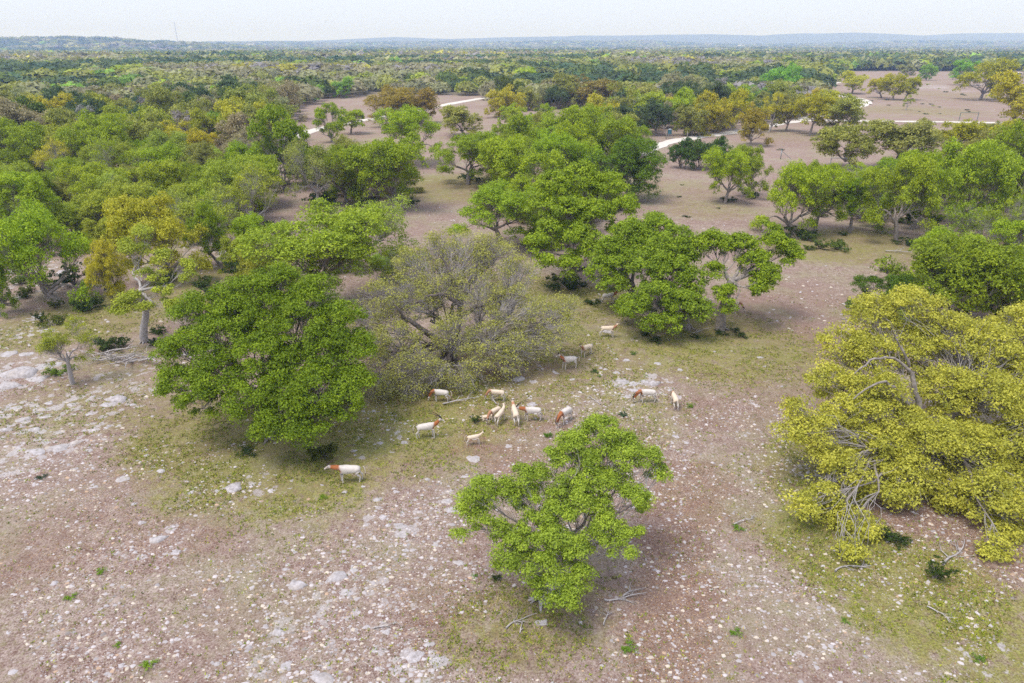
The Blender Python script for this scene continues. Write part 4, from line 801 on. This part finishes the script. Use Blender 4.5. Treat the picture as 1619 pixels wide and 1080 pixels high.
# ------------------------------------------------------------------ antelope (scimitar-horned, facing +x)
def build_body(pose, young):
    g = 1.0
    if pose == 'graze': neck = [((.66, 0, .98), .18), ((.84, 0, .78), .13), ((.96, 0, .52), .105), ((1.02, 0, .34), .09), ((1.06, 0, .2), .065), ((1.1, 0, .07), .042)]
    elif pose == 'low': neck = [((.68, 0, 1.06), .18), ((.88, 0, 1.12), .13), ((1.06, 0, 1.16), .105), ((1.16, 0, 1.17), .09), ((1.28, 0, 1.08), .065), ((1.39, 0, .99), .042)]
    elif pose == 'side': neck = [((.64, .0, 1.1), .18), ((.8, .05, 1.26), .12), ((.9, .1, 1.4), .1), ((.93, .2, 1.44), .09), ((.96, .32, 1.38), .065), ((.98, .42, 1.3), .042)]
    else: neck = [((.64, 0, 1.1), .18), ((.80, 0, 1.28), .12), ((.91, 0, 1.43), .1), ((1.0, 0, 1.45), .09), ((1.12, 0, 1.38), .065), ((1.23, 0, 1.29), .042)]
    P_, Rd, E = [], [], []
    def add(p, r, par=None):
        P_.append(p); Rd.append(r if isinstance(r, tuple) else (r, r))
        if par is not None: E.append((par, len(P_) - 1))
        return len(P_) - 1
    dz = -.62 if pose == 'lie' else 0; fat = .74 if young else .9
    pel = add((-.5, 0, .98 + dz), (.28 * fat, .3 * fat)); ru = add((-.74, 0, .99 + dz), .17 * fat, pel); mid = add((-.08, 0, .91 + dz), (.33 * fat, .33 * fat), pel); ch = add((.36, 0, .95 + dz), (.29 * fat, .33 * fat), mid)
    wi = add((.5, 0, 1.08 + dz), .2 * fat, ch); pr = wi; hd = None; neck = [((p[0], p[1], p[2] + dz), r) for p, r in neck]
    if young:
        w0 = np.array((.5, 0, 1.08 + dz)); ns = .92 if pose == 'graze' else .76; neck = [(tuple(w0 + (np.array(p) - w0) * ns), r) for p, r in neck]
    for k, (p, r) in enumerate(neck):
        pr = add(p, r * (.85 if young else 1), pr)
        if k == 3: hd = pr
    hp = np.array(neck[3][0]); hv = np.array(neck[5][0]) - hp; hv /= np.linalg.norm(hv); side = np.cross(hv, (0, 0, 1)); side /= np.linalg.norm(side); upv = np.cross(side, hv)
    for s in (-1, 1):
        e = add(tuple(hp - hv * .03 + side * s * .12 + upv * .05), .028, hd); add(tuple(hp - hv * .05 + side * s * .21 + upv * .09), .012, e)
        if pose == 'lie':
            a = add((-.6, s * .2, .25), .13, pel); b = add((-.3, s * .3, .16), .07, a); c = add((-.55, s * .32, .06), .04, b); add((-.35, s * .34, .05), .035, c)
            a = add((.4, s * .18, .22), .09, ch); b = add((.6, s * .2, .12), .05, a); c = add((.4, s * .24, .05), .035, b)
        else:
            f = .06 * s
            a = add((-.6, s * .14, .8), (.13, .15), pel); b = add((-.5 + f, s * .15, .64), .085, a); c = add((-.72 + f, s * .14, .42), .05, b); d = add((-.68 + f, s * .14, .12), .034, c); add((-.63 + f, s * .14, .025), .04, d)
            a = add((.42, s * .13, .76), (.09, .12), ch); b = add((.40 - f, s * .13, .58), .06, a); c = add((.43 - f, s * .13, .36), .044, b); d = add((.42 - f, s * .13, .1), .032, c); add((.45 - f, s * .13, .025), .038, d)
    me = bpy.data.meshes.new('body'); me.from_pydata(P_, E, []); o = bpy.data.objects.new('tmp', me); C.objects.link(o)
    sk = o.modifiers.new('skin', 'SKIN'); sk.use_smooth_shade = True; sk.branch_smoothing = .6; ss = o.modifiers.new('sub', 'SUBSURF'); ss.levels = 2
    for k, v in enumerate(me.skin_vertices[0].data): v.radius = Rd[k]; v.use_root = (k == 0)
    dg = bpy.context.evaluated_depsgraph_get(); out = bpy.data.meshes.new_from_object(o.evaluated_get(dg)); bpy.data.objects.remove(o); out.name = 'body'
    n = len(out.vertices); co = np.empty(n * 3, np.float32); out.vertices.foreach_get('co', co); co = co.reshape(-1, 3)
    white = np.array((.62, .565, .515)); tan = np.array((.68, .56, .43)); rust = np.array((.36, .125, .045)); col = np.tile(white, (n, 1)); NK = np.array([wi_[0] for wi_ in neck])
    if young:
        t = smooth(.55 + dz, .8 + dz, co[:, 2])[:, None]; col = col * (1 - t) + tan * t
    if young != 'calf':
        d = np.full(n, 9.); pts = [np.array((.47, 0, .9 + dz)), np.array((.55, 0, 1.0 + dz))] + [NK[0], NK[1], NK[2]]
        for a, b in zip(pts[:-1], pts[1:]):
            ab = b - a; tt = np.clip(((co - a) @ ab) / (ab @ ab), 0, 1); d = np.minimum(d, np.linalg.norm(co - (a + tt[:, None] * ab), axis=1))
        dn = np.linalg.norm(co - NK[3], axis=1); wv = .21 + .035 * np.sin(co[:, 2] * 17)
        t = ((1 - smooth(wv - .05, wv + .05, d)) * smooth(.13, .2, dn) * smooth(.36, .46, co[:, 0] - .3 * (co[:, 2] - .9 - dz) * (co[:, 0] < .6)))[:, None]; t = t * (.8 if young else 1); col = col * (1 - t) + rust * t
        dm = np.linalg.norm(co - (NK[3] * .45 + NK[4] * .55 + upv * .06), axis=1); t = (1 - smooth(.05, .09, dm))[:, None] * .7; col = col * (1 - t) + np.array((.2, .1, .06)) * t
    t = (1 - smooth(.02, .06, co[:, 2]))[:, None] * (pose != 'lie'); col = col * (1 - t) + np.array((.05, .04, .035)) * t
    col = col * (.86 + .24 * vnoise(co[:, 0] + co[:, 2] * .7, co[:, 1] + co[:, 2], .13)[:, None])
    out.attributes.new('col', 'FLOAT_COLOR', 'POINT').data.foreach_set('color', np.c_[col, np.ones(n)].astype(np.float32).ravel()); out.materials.clear(); out.materials.append(COAT)
    horns = []; eyes = []
    hl = {None: 1.0, False: 1.0, 'year': .3, 'calf': 0}[young]
    for s in (-1, 1):
        if hl:
            w = Wood(); st = hp + side * s * .04 + upv * .07; ph = np.linspace(0, 1, 12)[:, None]
            # sweeps up from the brow, then arches back
            back = -hv * (1, 1, 0); nb = np.linalg.norm(back); back = back / nb if nb > .3 else np.array((-1., 0, 0))
            if pose == 'graze': up1 = np.array((.35, 0, .95)); bk = np.array((-1., 0, .15))
            else: up1 = np.array((0, 0, 1.)) * .9 + back * .35; bk = back
            p = st + up1 * np.sin(ph * 1.25) * .62 * hl + bk * (1 - np.cos(ph * 1.45)) * .75 * hl + side * s * ph * .1
            w.tube(p, .034, .012, 6); horns.append(w.mesh('horn', HORN))
        w = Wood(); c = hp + hv * .06 + side * s * .078 + upv * .025; w.tube([c - side * s * .012, c, c + side * s * .012], .012, .012, 6); eyes.append(w.mesh('eye', EYE))
    w = Wood(); tz = dz; w.tube([(-.86, 0, 1.05 + tz), (-.95, 0, .95 + tz), (-.97, .0, max(.12, .72 + tz)), (-.96, .02, max(.06, .55 + tz))], .03, .02, 5); tl = w.mesh('tail', plain('tail_hair', (.7, .62, .55), .8))
    w = Wood(); w.tube([(-.96, .02, max(.08, .57 + tz)), (-.965, .02, max(.06, .48 + tz)), (-.95, .02, max(.04, .36 + tz))], .035, .012, 5); tf = w.mesh('tuft', plain('tail_tuft', (.16, .08, .05), .8))
    return out, horns, eyes, tl, tf
BODY = {}
def antelope(px, py, face, pose, young, scale, label):
    key = (pose, young)
    if key not in BODY: BODY[key] = build_body(pose, young)
    b, h, e, tl, tf = BODY[key]; x, y, z, t = at(px, py); o = empty('antelope', (x, y, z), R(face)); tag(o, label, 'antelope', 'white and rust antelope herd'); s = (scale * .82,) * 3
    link('body', b, o, scale=s); [link('horn', q, o, scale=s) for q in h]; [link('eye', q, o, scale=s) for q in e]; k = link('tail', tl, o, scale=s); link('tuft', tf, k)
for a in [(553, 762, 186, 'low', False, 1.12, 'large white antelope with long curved horns walking left, nearest of the herd'),
          (676, 692, 5, 'stand', False, 1.05, 'horned antelope facing right, left of the small tan calf'),
          (750, 703, 8, 'stand', 'calf', .72, 'small tan calf standing alone on the dark soil patch'),
          (697, 635, 175, 'graze', False, .95, 'pale greyish antelope grazing under the grey twiggy oak'),
          (785, 634, 178, 'graze', 'year', .92, 'tan-backed antelope grazing behind the herd cluster, facing left'),
          (770, 663, 10, 'lie', 'calf', .72, 'tan calf lying at the left of the herd cluster'),
          (782, 664, 232, 'graze', 'year', .92, 'tan young antelope with head down beside the lying calf'),
          (791, 668, 62, 'side', 'calf', .9, 'pale tan young antelope seen from behind, head turned to the right'),
          (814, 667, 100, 'low', 'year', 1.08, 'antelope seen from behind with rust neck raised, centre of the herd cluster'),
          (841, 665, 184, 'low', False, 1.02, 'horned white antelope facing left into the herd cluster'),
          (893, 668, 232, 'graze', False, 1.05, 'horned antelope grazing head down, just above the near oak'),
          (1022, 636, 184, 'graze', False, 1.02, 'long-horned antelope grazing by the flat pale rocks'),
          (1065, 643, 92, 'graze', 'year', .98, 'tan-rumped antelope seen from behind, rightmost on the open ground'),
          (899, 583, 200, 'stand', False, 1.05, 'horned antelope facing left, lower of the two looking at the camera'),
          (926, 563, 225, 'stand', 'year', 1.0, 'hornless white antelope facing the camera, between the horned one and the oaks'),
          (961, 533, -12, 'side', 'year', 1.05, 'antelope with rust chest near the drooping oak branches'),
          (962, 480, 0, 'stand', False, 1.05, 'far antelope half hidden behind the drooping oak'),
          (1115, 486, 170, 'low', 'year', 1.0, 'antelope mostly hidden behind the trunk line of the lone oak'),
          (1160, 492, -20, 'graze', 'year', 1.0, 'antelope with only its front showing right of the lone oak trunk')]:
    antelope(*a)

# ------------------------------------------------------------------ small man-made things
def multi(boxes, name, mat):
    V, Fq, n = [], [], 0
    for b in boxes: v, f = box_np(*b); V.append(v); Fq.append(f + n); n += 8
    return mesh_np(name, np.concatenate(V), np.concatenate(Fq), mat)
for k, (px, py, lab) in enumerate([(1234, 252, 'braced corner post of the wire fence'), (1083, 268, 'fence post among the low evergreens'), (1026, 226, 'wooden fence post at the left of the blue feeder'), (1086, 221, 'fence post where the road leaves the trees'), (1053, 220, 'post right beside the blue feeder')]):
    x, y, z, t = at(px, py); o = empty('fence_post', (x, y, z)); tag(o, lab, 'fence post'); link('post', multi([(-.07, -.07, -.2, .07, .07, 1.9)], 'post', BARK if k else STEEL), o)
    link('cap', multi([(-.09, -.09, 1.902, .09, .09, 1.96)], 'cap', STEEL), o)
    if k == 0:
        w = Wood(); w.tube([(0, 0, 1.7), (2.2, 0, .05)], .05, .05, 5); link('brace', w.mesh('brace', STEEL), o)
for px, py, wd_, lab, m_ in ((1325, 272, 3.4, 'grey steel pipe gate frame under the leaning olive oak', STEEL), (1530, 192, 5.5, 'light blue pipe gate beside the road', TEAL)):
    x, y, z, t = at(px, py); o = empty('pipe_gate', (x, y, z)); tag(o, lab, 'gate')
    for sx in (-wd_ / 2, wd_ / 2):
        w = Wood(); w.tube([(sx, 0, -.2), (sx, 0, 2.6)], .07, .07, 6); link('post', w.mesh('post', m_), o)
    w = Wood(); w.tube([(-wd_ / 2, 0, 2.55), (wd_ / 2, 0, 2.5)], .06, .06, 6); link('top_rail', w.mesh('top_rail', m_), o)
x, y, z, t = at(1058, 219); o = empty('game_feeder', (x, y, z)); tag(o, 'small teal drum feeder on legs beside the road under grey trees', 'feeder')
w = Wood(); w.tube([(0, 0, 1.1), (0, 0, 1.15), (0, 0, 2.1), (0, 0, 2.15)], .5, .5, 12); link('drum', w.mesh('drum', TEAL), o); w = Wood(); w.tube([(0, 0, 2.15), (0, 0, 2.45)], .55, .05, 12); link('lid', w.mesh('lid', STEEL), o)
for q in range(3):
    w = Wood(); a = q * 2.1; w.tube([(math.cos(a) * .9, math.sin(a) * .9, -.1), (math.cos(a) * .45, math.sin(a) * .45, 1.4)], .04, .04, 5); link('leg', w.mesh('leg', STEEL), o)
def house(px, py, wpx, lab, hgt=3.2, far=True, mat=HOUSE, flat=False):
    x, y, z, t = march(px, py) if far else at(px, py); w_ = wpx * t / F; d = min(w_ * .6, 9 + w_ * .2); hgt = max(hgt, w_ * .16); o = empty('farmhouse', (x, y, z), rr_.uniform(-.3, .3)); tag(o, lab, 'building')
    zb = -3 if far else -.2; body = multi([(-w_ / 2, -d / 2, zb, w_ / 2, d / 2, hgt)], 'wall', mat); link('wall', body, o)
    n = max(2, int(w_ / 5))
    V = np.array([(-w_ / 2 - .5, -d / 2 - .5, hgt + .01), (w_ / 2 + .5, -d / 2 - .5, hgt + .01), (w_ / 2 + .5, d / 2 + .5, hgt + .01), (-w_ / 2 - .5, d / 2 + .5, hgt + .01), (-w_ / 2, 0, hgt + (.4 if flat else d * .28)), (w_ / 2, 0, hgt + (.4 if flat else d * .28))])
    me = bpy.data.meshes.new('roof'); me.from_pydata([tuple(v) for v in V], [], [(0, 1, 5, 4), (2, 3, 4, 5), (0, 4, 3), (1, 2, 5), (0, 3, 2, 1)]); me.materials.append(ROOF); link('roof', me, o)
    for q in range(n):
        cx = -w_ / 2 + w_ * (q + .5) / n; link('window', multi([(cx - .7, -d / 2 - .06, 1.0, cx + .7, -d / 2 - .003, 2.3)], 'window', GLASSD), o)
for h in [(235, 70.5, 12, 'wide pale house on the slope of the left hill'), (318, 69.5, 8, 'small pale house right of the wide one on the left hill'), (396, 73, 12, 'white shed at the right foot of the left hill'), (147, 72, 5, 'tiny house in the trees of the left hill'),
          (830, 72.5, 5, 'tiny white house on the middle ridge'), (849, 70, 6, 'white house on the crest of the middle ridge'), (876, 70, 7, 'white house just right of the crest of the middle ridge'), (727, 80, 9, 'white building at the foot of the middle ridge'),
          (1155, 74, 7, 'long white barn in the far valley'), (1172, 74.5, 11, 'longer white barn beside it in the far valley'), (14, 79, 8, 'white roof among trees at the far left')]:
    house(*h)
house(1592, 124, 30, 'tan flat-roofed shed behind the lone meadow oak', 3.6, False, plain('tan_wall', (.42, .4, .3), .8, .5, .1), True)
def mast(px, ytop, D, lab):
    a, b, c = px_ray(px, 66); tt = D / b; x, y = a * tt, D; z = float(gh(x, y)); kk = (ytop - 540) / F; hgt = CAMH - y * (SP + kk * CP) / (CP - kk * SP) - z
    o = empty('radio_mast', (float(x), float(y), z)); tag(o, lab, 'radio mast'); w = Wood()
    for q in range(3): an = q * 2.094; w.tube([(math.cos(an) * 1.6, math.sin(an) * 1.6, 0), (math.cos(an) * 1.1, math.sin(an) * 1.1, hgt)], .28, .2, 4)
    for k in range(int(hgt / 6)):
        for q in range(3):
            a1 = q * 2.094; a2 = a1 + 2.094; w.tube([(math.cos(a1) * 1.4, math.sin(a1) * 1.4, k * 6), (math.cos(a2) * 1.4, math.sin(a2) * 1.4, k * 6 + 6)], .12, .12, 3)
    link('lattice', w.mesh('lattice', MAST), o); w = Wood(); w.tube([(0, 0, hgt), (0, 0, hgt + 3)], 1.2, .9, 6); link('antenna', w.mesh('antenna', MAST), o)
mast(281, 36, 3050, 'thin tall radio mast above the left hill'); mast(1326, 52.5, 5500, 'small faint radio mast above the right ridge')
tot = sum(sum(max(1, len(p.vertices) - 2) for p in []) for m in [])
print('tris', sum(len(m.loops) - 2 * len(m.polygons) for m in bpy.data.meshes), 'trees', NTREE[0])
